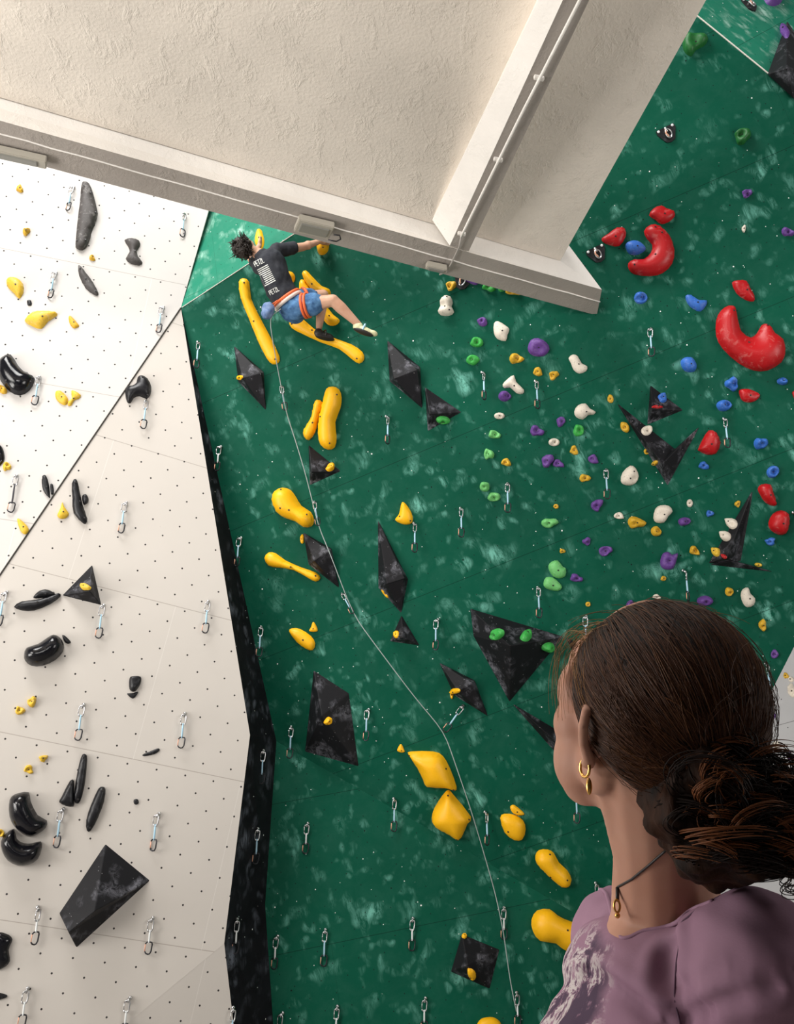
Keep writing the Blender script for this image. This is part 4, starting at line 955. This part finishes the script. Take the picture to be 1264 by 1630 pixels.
# shorts, harness, chalk bag, shoes
bm = bmesh.new(); chain(bm, [belly.lerp(pelvis, .75), pelvis], [.125, .14]); ball(bm, pelvis + (pelvis - belly).normalized() * .04, .14)
chain(bm, [pelvis, hipN, hipN.lerp(knN, .48)], [.13, .118, .105]); chain(bm, [pelvis, hipF, hipF.lerp(knF, .45)], [.12, .108, .098])
sh = fuse('shorts', bm, .009, M['jeans'], cl, 3, lambda p, n: .012 * noise.noise(Vector((p.x * 12, p.y * 14, p.z * 22))))
def ringpts(c, d, r, r2=None, n=20, ph=0):
    x, y, _ = frame_of(d); return [c + x * r * math.cos(2 * math.pi * i / n) + y * (r2 or r) * math.sin(2 * math.pi * i / n) for i in range(n)]
hs = empty('harness', (0, 0, 0)); hs.parent = cl
bm = bmesh.new(); dirw = (pelvis - belly).normalized(); wc = belly.lerp(pelvis, .62)
tube(bm, ringpts(wc, dirw, .142), .017, 6, True, 1); from_bm('waist_edge', bm, M['harness'], hs)
bm = bmesh.new(); tube(bm, ringpts(wc + dirw * .03, dirw, .142), .02, 6, True); from_bm('waist_belt', bm, M['webb'], hs)
bm = bmesh.new(); dl = (knN - hipN).normalized(); tube(bm, ringpts(hipN.lerp(knN, .28), dl, .113), .014, 6, True); tube(bm, ringpts(hipN.lerp(knN, .19), dl, .115), .014, 6, True); from_bm('leg_loop', bm, M['harness'], hs)
bm = bmesh.new(); dl = (knF - hipF).normalized(); tube(bm, ringpts(hipF.lerp(knF, .25), dl, .104), .018, 6, True); from_bm('leg_loop', bm, M['harness'], hs)
cb = g_(427, 492, .62)
bm = bmesh.new(); ball(bm, cb, (.062, .055, .075)); ball(bm, cb + Vector((-.01, 0, -.05)), .055)
o = fuse('chalk_bag', bm, .008, M['chalkbag'], None, 2, lambda p, n: .008 * noise.noise(p * 25)); o.location = O0; tag(o, 'blue-grey chalk bag hanging at the back of the climber', 'bag')
bm = bmesh.new(); tube(bm, [wc + g_(440, 478, .6) * 0 + (g_(441, 478, .62) - wc) * .9, cb + Vector((.03, 0, .05))], .006, 5); from_bm('strap', bm, M['harness'], o)
def shoe(an, toe, m1, m2):
    d = (toe - an).normalized(); bm = bmesh.new(); z = Vector((0, 0, 1)); z = (z - d * z.dot(d)).normalized(); s = d.cross(z)
    ball(bm, an - z * .02, (.05, .038, .05), (d, s, z)); ball(bm, an + d * .08 - z * .035, (.085, .042, .035), (d, s, z)); ball(bm, toe - d * .03 - z * .03, (.05, .04, .026), (d, s, z))
    o = fuse('shoe', bm, .006, m1, cl, 3)
    bm = bmesh.new(); ball(bm, an + d * .07 - z * .058, (.105, .044, .018), (d, s, z), 16); from_bm('sole', bm, m2, o)
    bm = bmesh.new(); tube(bm, ringpts(an + d * .06 - z * .02, d, .045, .043), .009, 6, True); from_bm('strap', bm, M['sling'] if m1 == M['shoe2'] else M['shoe'], o)
shoe(anF + Vector((0, 0, -.045)), g_(527, 532, .09), M['shoe'], M['shoe']); shoe(anN, g_(600, 528, .40), M['shoe2'], M['shoe'])

# ---------------------------------------------------------------- the woman watching
D0 = .90
M['skin2'] = skin_mat('woman_skin', (.50, .27, .19)); M['gold'] = mat('gold', (.75, .42, .12), .3, 1)
def hair_mat():
    m = mat('brown_hair', (.03, .012, .005), .7, spec=.15); T = NT(m); g = T.n('ShaderNodeTexCoord').outputs['Object']
    n1 = T.noise(g, 30, 4, .6, .5, (1, 1, .35)); T.col(T.mix(T.ramp(n1, .38, .72), (.005, .002, .001), (.045, .015, .005)))
    T.bump(T.noise(g, 120, 4, .6, .4, (1, 1, .25)), .6, .003); return m
M['hair2'] = hair_mat(); M['gold_strand'] = mat('golden_strand', (.30, .15, .05), .5, spec=.3)
M['strand'] = mat('brown_hair_strand', (.055, .018, .006), .5, spec=.22); M['strand2'] = mat('dark_hair_strand', (.009, .0032, .0015), .55, spec=.2)
HC = atd(1030, 1128, D0)
wo = empty('person', Vector((HC.x + .04, HC.y + .02, GF))); W0 = wo.location.copy()
tag(wo, 'woman in mauve t-shirt with brown tied-back hair looking up at the climber', 'person')
ph, th = R(21), R(14)
F = Vector((-math.sin(ph) * math.cos(th), math.cos(ph) * math.cos(th), math.sin(th)))
Lf = Vector((-math.cos(ph), -math.sin(ph), 0)); U = Lf.cross(F) * -1
if U.z < 0: U = -U
hl = lambda f, l, u: HC + F * f + Lf * l + U * u - W0
NB = atd(1062, 1452, .95) - W0      # base of neck
shN = atd(1205, 1528, .80) - W0     # near (left) shoulder
shFar = atd(985, 1495, 1.10) - W0
FB = Vector((-.95, -.31, 0)); LB = Vector((.31, -.95, 0))
bm = bmesh.new(); ax = (F, Lf, U)
ball(bm, hl(-.012, 0, .015), (.098, .075, .098), ax); ball(bm, hl(.03, 0, -.045), (.062, .06, .065), ax)
ball(bm, hl(.052, 0, .035), (.045, .06, .045), ax)
ball(bm, hl(.068, 0, -.098), (.026, .028, .018), ax); ball(bm, hl(.038, 0, -.085), (.050, .050, .028), ax)
for s in (-1, 1):
    ball(bm, hl(.052, s * .043, -.028), (.033, .028, .030), ax); ball(bm, hl(.046, s * .043, -.062), (.036, .026, .040), ax)
    ball(bm, hl(.050, s * .032, -.086), (.030, .024, .026), ax); ball(bm, hl(.046, s * .050, .008), (.030, .024, .034), ax); ball(bm, hl(.074, s * .028, .022), (.018, .028, .012), ax)
    ball(bm, hl(.0, s * .052, -.058), (.030, .016, .030), ax)
cap(bm, hl(.092, 0, .012), hl(.112, 0, -.030), .008, .012); ball(bm, hl(.100, .011, -.034), .008, ax); ball(bm, hl(.100, -.011, -.034), .008, ax)
ball(bm, hl(.090, 0, -.058), (.013, .024, .006), ax); ball(bm, hl(.088, 0, -.068), (.013, .020, .007), ax)
nk = hl(-.022, 0, -.06)
chain(bm, [nk, nk.lerp(NB, .55), NB], [.052, .050, .060])
cap(bm, hl(-.005, .045, -.065), NB + FB * .045 + LB * .01 + Vector((0, 0, .03)), .014, .016)
ball(bm, NB + FB * .02 - Vector((0, 0, .045)), (.062, .075, .05), (FB, LB, Vector((0, 0, 1))))
# arms
elN = atd(1235, 2000, .84) - W0; haN = elN + Vector((-.03, .05, -.24))
elF = shFar + Vector((.02, .05, -.30)); haF = elF + Vector((-.06, .02, -.23))
for a, b, c in ((shN, elN, haN), (shFar, elF, haF)):
    chain(bm, [a, b, c], [.045, .038, .023]); d = (c - b).normalized(); x, y, _ = frame_of(d)
    ball(bm, c + d * .045, (.038, .018, .048), (x, y, d))
    for i in range(4):
        p = c + d * .08 + x * (-.027 + .018 * i); l = (.03, .036, .034, .026)[i]; chain(bm, [p, p + d * l, p + d * l * 1.8 + y * .012], [.009, .008, .0065])
    p = c + d * .02 + x * .03; chain(bm, [p, p + x * .022 + d * .03, p + x * .022 + d * .055], [.011, .009, .0075])
body = fuse('body', bm, .0042, M['skin2'], wo, 5)
# ear
for s in (1, -1):
    bm = bmesh.new(); E0 = hl(-.018, s * .069, -.024); e = lambda f, u, o=0: E0 + F * f + U * u * .86 + Lf * s * (o * 1.45 + max(0, -f) * .45)
    pr = [(.010, -.026, .002), (.004, -.034, .003), (-.006, -.026, .006), (-.014, -.008, .012), (-.018, .010, .014), (-.014, .026, .012), (-.002, .032, .009), (.010, .026, .005), (.012, .012, .003)]
    tube(bm, [e(*q) for q in pr], [.0055, .0075, .006, .005, .005, .005, .005, .0045, .003], 8)
    tube(bm, [e(-.001, .020, .008), e(-.008, .008, .008), e(-.006, -.008, .007), e(.002, -.016, .005)], [.003, .004, .0045, .004], 6)
    ball(bm, e(-.002, .002, -.001), (.013, .026, .005), (F, U, Lf)); ball(bm, e(.002, -.028, .003), (.008, .009, .005), (F, U, Lf)); ball(bm, e(.010, -.010, .004), (.005, .007, .005), (F, U, Lf))
    fuse('ear', bm, .0016, M['skin2'], body, 2)
for s in (1, -1):
    bm = bmesh.new(); ball(bm, hl(.078, s * .031, .002), .0118, None, 16); e_ = from_bm('eye', bm, mat('eye_white', (.7, .68, .65), .2), body)
    bm = bmesh.new(); ball(bm, hl(.0865, s * .031, .003), .0055, None, 12); from_bm('iris', bm, mat('iris', (.03, .02, .01), .2), e_)
bm = bmesh.new(); ball(bm, hl(.099, 0, -.063), (.006, .021, .006), ax, 14); from_bm('lips', bm, mat('lips', (.42, .14, .12), .4), body)
# earring: hoop and drop
E0 = hl(-.016, .078, -.058)
er = empty('earring', (0, 0, 0)); er.parent = body
bm = bmesh.new(); tube(bm, [E0 + F * .008 * math.cos(t) + U * (.0085 * math.sin(t)) for t in [i * math.pi / 10 for i in range(20)]], .0016, 6, True); from_bm('hoop', bm, M['gold'], er)
bm = bmesh.new(); ball(bm, E0 - F * .006 - Vector((0, 0, .0155)), (.003, .003, .008)); from_bm('drop', bm, M['gold'], er)
# hair cap
SK = (.098, .075, .098); HR = (.107, .087, .100); hcen = (-.026, 0, .010)
hair = None
def hsurf(v, k=1.0):
    """v: unit direction in head axes (f, l, u); -> local (f,l,u) and cover factor"""
    r1 = 1 / math.sqrt((v.x / (SK[0] * 1.0)) ** 2 + (v.y / SK[1]) ** 2 + (v.z / SK[2]) ** 2)
    r2 = 1 / math.sqrt((v.x / HR[0]) ** 2 + (v.y / HR[1]) ** 2 + (v.z / HR[2]) ** 2)
    p1 = Vector((-.012, 0, .015)) + v * r1 * .97; p2 = Vector(hcen) + v * r2 * k
    u = p2.z
    lim = .072 if u > .085 else (.030 + (u + .0) * .49 if u > 0 else (.030 + u * 1.0))
    t = max(0, min(1, (lim - p2.x) / .035)); t = t * t * (3 - 2 * t)
    return p1.lerp(p2, t), (lim - p2.x)
bm = bmesh.new(); NU, NV = 72, 44; grid = {}
for i in range(NU):
    for j in range(NV + 1):
        a = 2 * math.pi * i / NU; b = math.pi * j / NV; v = Vector((math.sin(b) * math.cos(a), math.sin(b) * math.sin(a), math.cos(b)))
        p, c = hsurf(v); p = p * (1 + .012 * noise.noise(Vector((p.x * 18, p.y * 70, p.z * 40)))); grid[i, j] = (bm.verts.new(hl(*p)), c)
for i in range(NU):
    for j in range(NV):
        q = [grid[i, j], grid[(i + 1) % NU, j], grid[(i + 1) % NU, j + 1], grid[i, j + 1]]
        if sum(1 for z in q if z[1] > -.002) >= 3:
            try: bm.faces.new([z[0] for z in q])
            except ValueError: pass
bmesh.ops.delete(bm, geom=[v for v in bm.verts if not v.link_faces], context='VERTS'); bmesh.ops.remove_doubles(bm, verts=bm.verts[:], dist=1e-5)
bmesh.ops.recalc_face_normals(bm, faces=bm.faces[:])
hair = from_bm('hair', bm, M['hair2'], wo)
# gathered bun and loose curls
PB_ = atd(1130, 1232, .80) - W0
BN = atd(1180, 1305, .80) - W0
bm = bmesh.new(); ball(bm, BN, (.066, .05, .052)); ball(bm, PB_, (.04, .05, .035)); ball(bm, BN + Vector((-.028, .01, -.006)), (.040, .045, .040)); ball(bm, BN + Vector((.045, .0, .0)), (.05, .05, .045))
chain(bm, [hl(-.09, .01, -.07), nk - F * .055 + Vector((.01, 0, -.05)), BN + Vector((.0, .05, -.03))], [.045, .036, .036])
bun = fuse('bun', bm, .004, M['hair2'], hair, 2, lambda p, n: .010 * noise.noise(p * 34) + .005 * noise.noise(p * 80))
def curve_obj(name, splines, r, m, parent):
    cd_ = bpy.data.curves.new(name, 'CURVE'); cd_.dimensions = '3D'; cd_.bevel_depth = r; cd_.bevel_resolution = 0
    for pts in splines:
        s = cd_.splines.new('POLY'); s.points.add(len(pts) - 1)
        for i, p in enumerate(pts): s.points[i].co = (*p, 1); s.points[i].radius = 1 - .6 * (i / len(pts)) ** 3
    o = bpy.data.objects.new(name, cd_); C.objects.link(o); cd_.materials.append(m); o.parent = parent
    dg = bpy.context.evaluated_depsgraph_get(); dg.update(); me = bpy.data.meshes.new_from_object(o.evaluated_get(dg))
    bpy.data.objects.remove(o); o = link(name, me, None, parent); me.polygons.foreach_set('use_smooth', [True] * len(me.polygons)); return o
rnd = random.Random(11)
gl = PB_ + W0 - HC; gdir = Vector((gl.dot(F) - hcen[0], gl.dot(Lf), gl.dot(U) - hcen[2])).normalized()
def strands(n, wob, lift, seed, f0=-.2):
    rnd = random.Random(seed); out = []
    while len(out) < n:
        v = Vector((rnd.gauss(0, 1), rnd.gauss(0, 1), rnd.gauss(0, 1))).normalized()
        p, c = hsurf(v)
        if c < .001 or v.dot(gdir) > .80: continue
        if rnd.random() < .45 and c > .05: continue
        ps = []; ph_ = rnd.uniform(0, 6.28); k = 15; ff = rnd.uniform(.55, 1.0)
        side = v.cross(gdir).normalized(); am = rnd.gauss(0, wob)
        for i in range(k):
            t = i / (k - 1) * ff; a = v.angle(gdir); s = math.sin(a)
            q = (v * math.sin((1 - t) * a) + gdir * math.sin(t * a)) / s + side * (am * math.sin(t * math.pi) + .012 * math.sin(t * 9 + ph_)) ; q.normalize()
            P_, cc = hsurf(q); P_ = P_ + q * (lift * math.sin(t * math.pi) * rnd.uniform(.7, 1.1) + .0012)
            ps.append(hl(*P_))
        out.append(ps)
    return out
curve_obj('strands', strands(1500, .10, .002, 1), .00055, M['strand'], hair)
curve_obj('light_strands', strands(150, .14, .003, 9), .00045, mat('chestnut_strand', (.11, .042, .013), .45, spec=.3), hair)
curve_obj('dark_strands', strands(1500, .10, .0015, 2), .0007, M['strand2'], hair)
curve_obj('flyaways', strands(110, .35, .008, 3), .00028, M['strand'], hair)
# wisps round the forehead
sp_ = []
for i in range(46):
    a = atd(rnd.uniform(930, 1010), rnd.uniform(985, 1030), D0 + rnd.uniform(-.03, .05)) - W0
    x1, y1 = rnd.uniform(880, 925), rnd.uniform(1000, 1040); b = atd(x1, y1, D0 + .03) - W0; c = atd(x1 + rnd.uniform(-12, 12), rnd.uniform(1080, 1150), D0 + .0) - W0
    sp_.append([(a * (1 - t) ** 2 + (b + (b - (a + c) / 2) * .6) * 2 * t * (1 - t) + c * t * t) for t in [k / 14 for k in range(15)]])
for i in range(26):
    a = atd(rnd.uniform(905, 960), rnd.uniform(1030, 1070), D0 - .02) - W0; c = atd(rnd.uniform(935, 965), rnd.uniform(1110, 1190), D0 - .06) - W0
    b = (a + c) / 2 + Vector((-.012, -.01, .0)) * rnd.uniform(0, 1.4)
    sp_.append([(a * (1 - t) ** 2 + b * 2 * t * (1 - t) + c * t * t) for t in [k / 10 for k in range(11)]])
for i in range(26):
    a = atd(rnd.uniform(960, 1150), rnd.uniform(975, 990), D0) - W0; c = atd(rnd.uniform(900, 1200), rnd.uniform(962, 1000), D0) - W0
    b = (a + c) / 2 + Vector((0, 0, rnd.uniform(.004, .022)))
    sp_.append([(a * (1 - t) ** 2 + b * 2 * t * (1 - t) + c * t * t) for t in [k / 10 for k in range(11)]])
curve_obj('wisps', sp_, .00028, M['gold_strand'], hair)
# loose locks sweeping from the temple past the ear
HB = BVHTree.FromPolygons([v.co + W0 for o_ in (body, hair) for v in o_.data.vertices], [tuple(p.vertices) for p in body.data.polygons] + [tuple(i + len(body.data.vertices) for i in p.vertices) for p in hair.data.polygons])
rnd = random.Random(21); lk = []
for i in range(130):
    q = rnd.random(); a = Vector((rnd.uniform(915, 1000), rnd.uniform(1015, 1060))); c = Vector((rnd.uniform(940, 1010) + 90 * q, rnd.uniform(1165, 1215))); b = (a + c) / 2 + Vector((rnd.uniform(-26, 4) - 12 * (1 - q), rnd.uniform(0, 22))); L_ = rnd.uniform(.0015, .005); pts = []
    for k in range(13):
        t = k / 12; p = a * (1 - t) ** 2 + b * 2 * t * (1 - t) + c * t * t; h_ = on(HB, p.x, p.y, L_)
        if h_ and (not pts or (h_ - W0 - pts[-1]).length < .02): pts.append(h_ - W0)
    if len(pts) > 6: lk.append(pts)
curve_obj('temple_locks', lk, .0004, M['strand'], hair)
# curls on the bun
def curls(n, seed, per, spread):
    rnd = random.Random(seed); out = []
    for i in range(n):
        v = Vector((rnd.gauss(0, .8), rnd.gauss(0, .7) - 1.1, rnd.gauss(0, .8) + .1)).normalized(); q = rnd.random()
        c = PB_.lerp(BN, q) + Vector((rnd.uniform(-.042, .05) * q, 0, rnd.uniform(-.024, .012)))
        x, y, _ = frame_of(v); r = rnd.uniform(.012, .030); a0 = rnd.uniform(0, 6.28); sw = rnd.uniform(1.8, 4.2); el = rnd.uniform(.45, .9); dr = Vector((rnd.uniform(-.01, .03), 0, rnd.uniform(-.02, .01)))
        for k2 in range(per):
            o1 = Vector((rnd.gauss(0, 1), rnd.gauss(0, 1), rnd.gauss(0, 1))) * spread; r2 = r * rnd.uniform(.86, 1.14); p2 = rnd.uniform(-.25, .25)
            out.append([c + o1 + dr * t + v * (.040 + .010 * math.sin(3 * t + a0)) + (x * math.cos(a0 + p2 + sw * t) + y * el * math.sin(a0 + p2 + sw * t)) * r2 * (1 + .3 * t) for t in [k / 14 for k in range(15)]])
    return out
M['curl'] = mat('auburn_strand', (.17, .055, .016), .5, spec=.25)
curve_obj('curls', curls(56, 4, 12, .0022), .0006, M['curl'], bun); curve_obj('dark_curls', curls(150, 6, 12, .003), .0006, M['strand2'], bun)
# shirt
bm = bmesh.new(); Z = Vector((0, 0, 1)); ch = NB + Vector((0, 0, -.22)) + FB * .01
axb = (FB, LB, Z)
ball(bm, ch, (.108, .165, .20), axb, 28); ball(bm, NB + FB * .05 + Vector((0, 0, -.175)), (.098, .135, .12), axb, 24); ball(bm, ch + Vector((0, 0, -.22)), (.12, .15, .20), axb, 24)
ball(bm, NB + Vector((0, 0, -.065)) + FB * .010, (.090, .14, .066), axb, 24)
chain(bm, [NB + Vector((0, 0, -.055)) + LB * .05, shN], [.055, .060]); chain(bm, [NB + Vector((0, 0, -.055)) - LB * .05, shFar], [.055, .060])
dn = (elN - shN).normalized(); df = (elF - shFar).normalized()
chain(bm, [shN, shN + dn * .21], [.062, .060]); chain(bm, [shFar, shFar + df * .2], [.060, .058])
def fold(p, n):
    q = p - shN
    a = .005 * noise.noise(Vector((p.x * 10, p.y * 10, p.z * 24))) + .004 * noise.noise(Vector((p.x * 30 + p.z * 22, p.y * 20, p.z * 34)))
    c = p - ch; a += .004 * math.sin((c.z * .8 + c.x * .6) * 60 + 3 * noise.noise(p * 6)) * max(0, noise.noise(p * 7 + Vector((3, 1, 2))))
    return a
shirt = fuse('t_shirt', bm, .005, None, wo, 5, fold) if False else None
def shirt_mat():
    m = mat('mauve_cotton', (.30, .17, .24), .85, spec=.12); T = NT(m); g = T.n('ShaderNodeTexCoord').outputs['Object']
    big = T.noise(g, 5, 3, .6); c = T.mix(T.ramp(big, .3, .7), (.27, .15, .215), (.34, .20, .27))
    # printed lightning motif on the chest: distance from a fixed spot on the cloth
    q = T.n('ShaderNodeVectorMath', operation='DISTANCE'); T.l(g, q.inputs[0]); q.inputs[1].default_value = PRC
    reg = T.ramp(T.math('ADD', q.outputs['Value'], T.math('MULTIPLY', T.noise(g, 22, 4, .6), .06)), .115, .085)
    n1 = T.noise(g, 16, 6, .7, .4, (1.2, 1.2, .4)); dark = T.ramp(n1, .455, .50); lite = T.math('SUBTRACT', T.ramp(n1, .405, .43), T.ramp(n1, .45, .47))
    c = T.mix(T.math('MULTIPLY', T.math('MULTIPLY', reg, dark), .85), c, (.045, .035, .06)); c = T.mix(T.math('MULTIPLY', T.math('MULTIPLY', reg, lite), .8), c, (.62, .58, .55))
    T.col(c); T.bump(T.noise(g, 500, 2), .25, .0008); return m
PRC = tuple(atd(905, 1590, .93) - W0)
M['mauve'] = shirt_mat()
shirt = fuse('t_shirt', bm, .005, M['mauve'], wo, 5, fold)
ST = vtree(shirt, W0)
def crease(px, dep, wid):
    pts = [on(ST, x, y, 0) for x, y in px]; pts = [p - W0 for p in pts if p]
    for v in shirt.data.vertices:
        d = min((v.co - p).length for p in pts)
        if d < wid * 3: v.co -= v.normal * dep * (math.exp(-(d / wid) ** 2) - .45 * math.exp(-((d - wid * 1.7) / wid) ** 2))
def dense(pts, n=6):
    return [(a[0] + (b[0] - a[0]) * t / n, a[1] + (b[1] - a[1]) * t / n) for a, b in zip(pts, pts[1:]) for t in range(n)] + [pts[-1]]
SEAM = dense([(1083, 1632), (1070, 1575), (1068, 1520), (1082, 1480), (1110, 1445), (1150, 1420), (1190, 1408), (1230, 1408), (1275, 1420)])
SEAM3 = [p - W0 for p in (on(ST, x, y, 0) for x, y in SEAM) if p]
crease(SEAM[:15], .008, .011); crease(dense([(935, 1545), (985, 1575), (1060, 1625)]), .009, .009); crease(dense([(1095, 1625), (1150, 1590), (1230, 1575)]), .006, .008)
crease(dense([(1090, 1570), (1150, 1545), (1264, 1550)]), .003, .007); crease(dense([(1090, 1440), (1060, 1520), (1050, 1570)]), .004, .010)
q = shirt.modifiers.new('s', 'SMOOTH'); q.factor = .5; q.iterations = 3; bake(shirt); shirt.data.polygons.foreach_set('use_smooth', [True] * len(shirt.data.polygons))
shirt.data.update(); ST = vtree(shirt, W0)
def seam(px, r, m, name, l=.001, par=None):
    pts = [on(ST, x, y, l) for x, y in px]; pts = [p - W0 for p in pts if p]
    if len(pts) > 2:
        s2 = []
        for i in range(len(pts) - 1):
            for t in range(3): s2.append(pts[i].lerp(pts[i + 1], t / 3))
        s2.append(pts[-1]); s2 = [s2[0]] + [(s2[i - 1] + s2[i] + s2[i + 1]) / 3 for i in range(1, len(s2) - 1)] + [s2[-1]]
        bm = bmesh.new(); tube(bm, s2, r, 6); return from_bm(name, bm, m, par or shirt)
M['seam'] = mat('seam_thread', (.10, .05, .085), .9)
def dense(pts, n=6):
    return [(a[0] + (b[0] - a[0]) * t / n, a[1] + (b[1] - a[1]) * t / n) for a, b in zip(pts, pts[1:]) for t in range(n)] + [pts[-1]]
t2 = vtree(shirt, Vector()); pts = [SEAM3[0]]
for p in SEAM3[1:]:
    if (p - pts[-1]).length < .08: pts.append(p)
for _ in range(3): pts = [pts[0]] + [(pts[i - 1] + pts[i] + pts[i + 1]) / 3 for i in range(1, len(pts) - 1)] + [pts[-1]]
pts = [t2.find_nearest(p)[0] for p in pts]
for _ in range(2): pts = [pts[0]] + [(pts[i - 1] + pts[i] * 2 + pts[i + 1]) / 4 for i in range(1, len(pts) - 1)] + [pts[-1]]
bm = bmesh.new(); tube(bm, pts, .001, 6); from_bm('sleeve_seam', bm, M['seam'], shirt)


for pth, rr, nm in (([(958, 1440), (963, 1462), (985, 1476), (1020, 1474), (1060, 1462), (1100, 1444), (1130, 1420)], .0022, 'collar'),):
    BT0 = vtree(body, W0); pts = []
    for x in range(955, 1140, 5):
        y0 = None
        for y in range(1400, 1540, 2):
            a = on(BT0, x, y, 0); b = on(ST, x, y, 0)
            if b and (not a or b.length < a.length): y0 = y; break
        if y0 and y0 > 1402: pts.append(on(ST, x, y0, 0) - W0)
    if len(pts) > 6:
        for _ in range(4): pts = [pts[0]] + [(pts[i - 1] + pts[i] * 2 + pts[i + 1]) / 4 for i in range(1, len(pts) - 1)] + [pts[-1]]
        bm = bmesh.new(); tube(bm, pts, rr, 8); from_bm(nm, bm, M['mauve'], shirt)
# trousers and shoes
bm = bmesh.new(); hp = Vector((ch.x, ch.y, -GF + GF + .90 - 0)); hp = Vector((NB.x + .01, NB.y, .88))
ball(bm, hp, (.12, .165, .13), axb, 24); chain(bm, [ch + Vector((0, 0, -.30)), hp], [.11, .12])
for s in (-1, 1):
    a = hp + LB * s * .085 + Vector((0, 0, -.03)); chain(bm, [a, a + FB * .015 + Vector((0, 0, -.40)), Vector((a.x, a.y, .09))], [.085, .062, .052])
fuse('trousers', bm, .010, cloth_mat('dark_trousers', (.03, .035, .05)), wo, 4)
for s in (-1, 1):
    a = hp + LB * s * .085; a = Vector((a.x, a.y, .04)); bm = bmesh.new(); ball(bm, a + FB * .04, (.125, .045, .04), axb, 16); ball(bm, a - FB * .02 + Vector((0, 0, .03)), (.06, .042, .045), axb, 16)
    fuse('shoe', bm, .008, M['shoe'], wo, 2)
# necklace
BT = vtree(body, W0)
def onb(x, y, l):
    a = on(BT, x, y, l); b = on(ST, x, y, l)
    c = [p for p in (a, b) if p]
    return min(c, key=lambda p: p.length) if c else None
nl = empty('necklace', (0, 0, 0)); nl.parent = wo
pts = [onb(x, y, .0015) for x, y in dense([(1062, 1352), (1030, 1380), (1005, 1400), (983, 1412)], 5)]; pts = [p - W0 for p in pts if p]
bm = bmesh.new(); tube(bm, pts, .0012, 6); from_bm('cord', bm, M['bolt'], nl)
bm = bmesh.new(); p = pts[-1]; tube(bm, [p, p + Vector((-.001, -.001, -.014))], .002, 6); from_bm('knot', bm, M['bolt'], nl)
bm = bmesh.new(); c_ = p + Vector((-.002, -.002, -.018)); tube(bm, [c_ + Vector((.003 * math.cos(t), 0, .006 * math.sin(t))) for t in [i * math.pi / 8 for i in range(16)]], .0013, 6, True); ball(bm, c_ + Vector((0, 0, -.009)), .003, None, 8); from_bm('pendant', bm, M['gold'], nl)
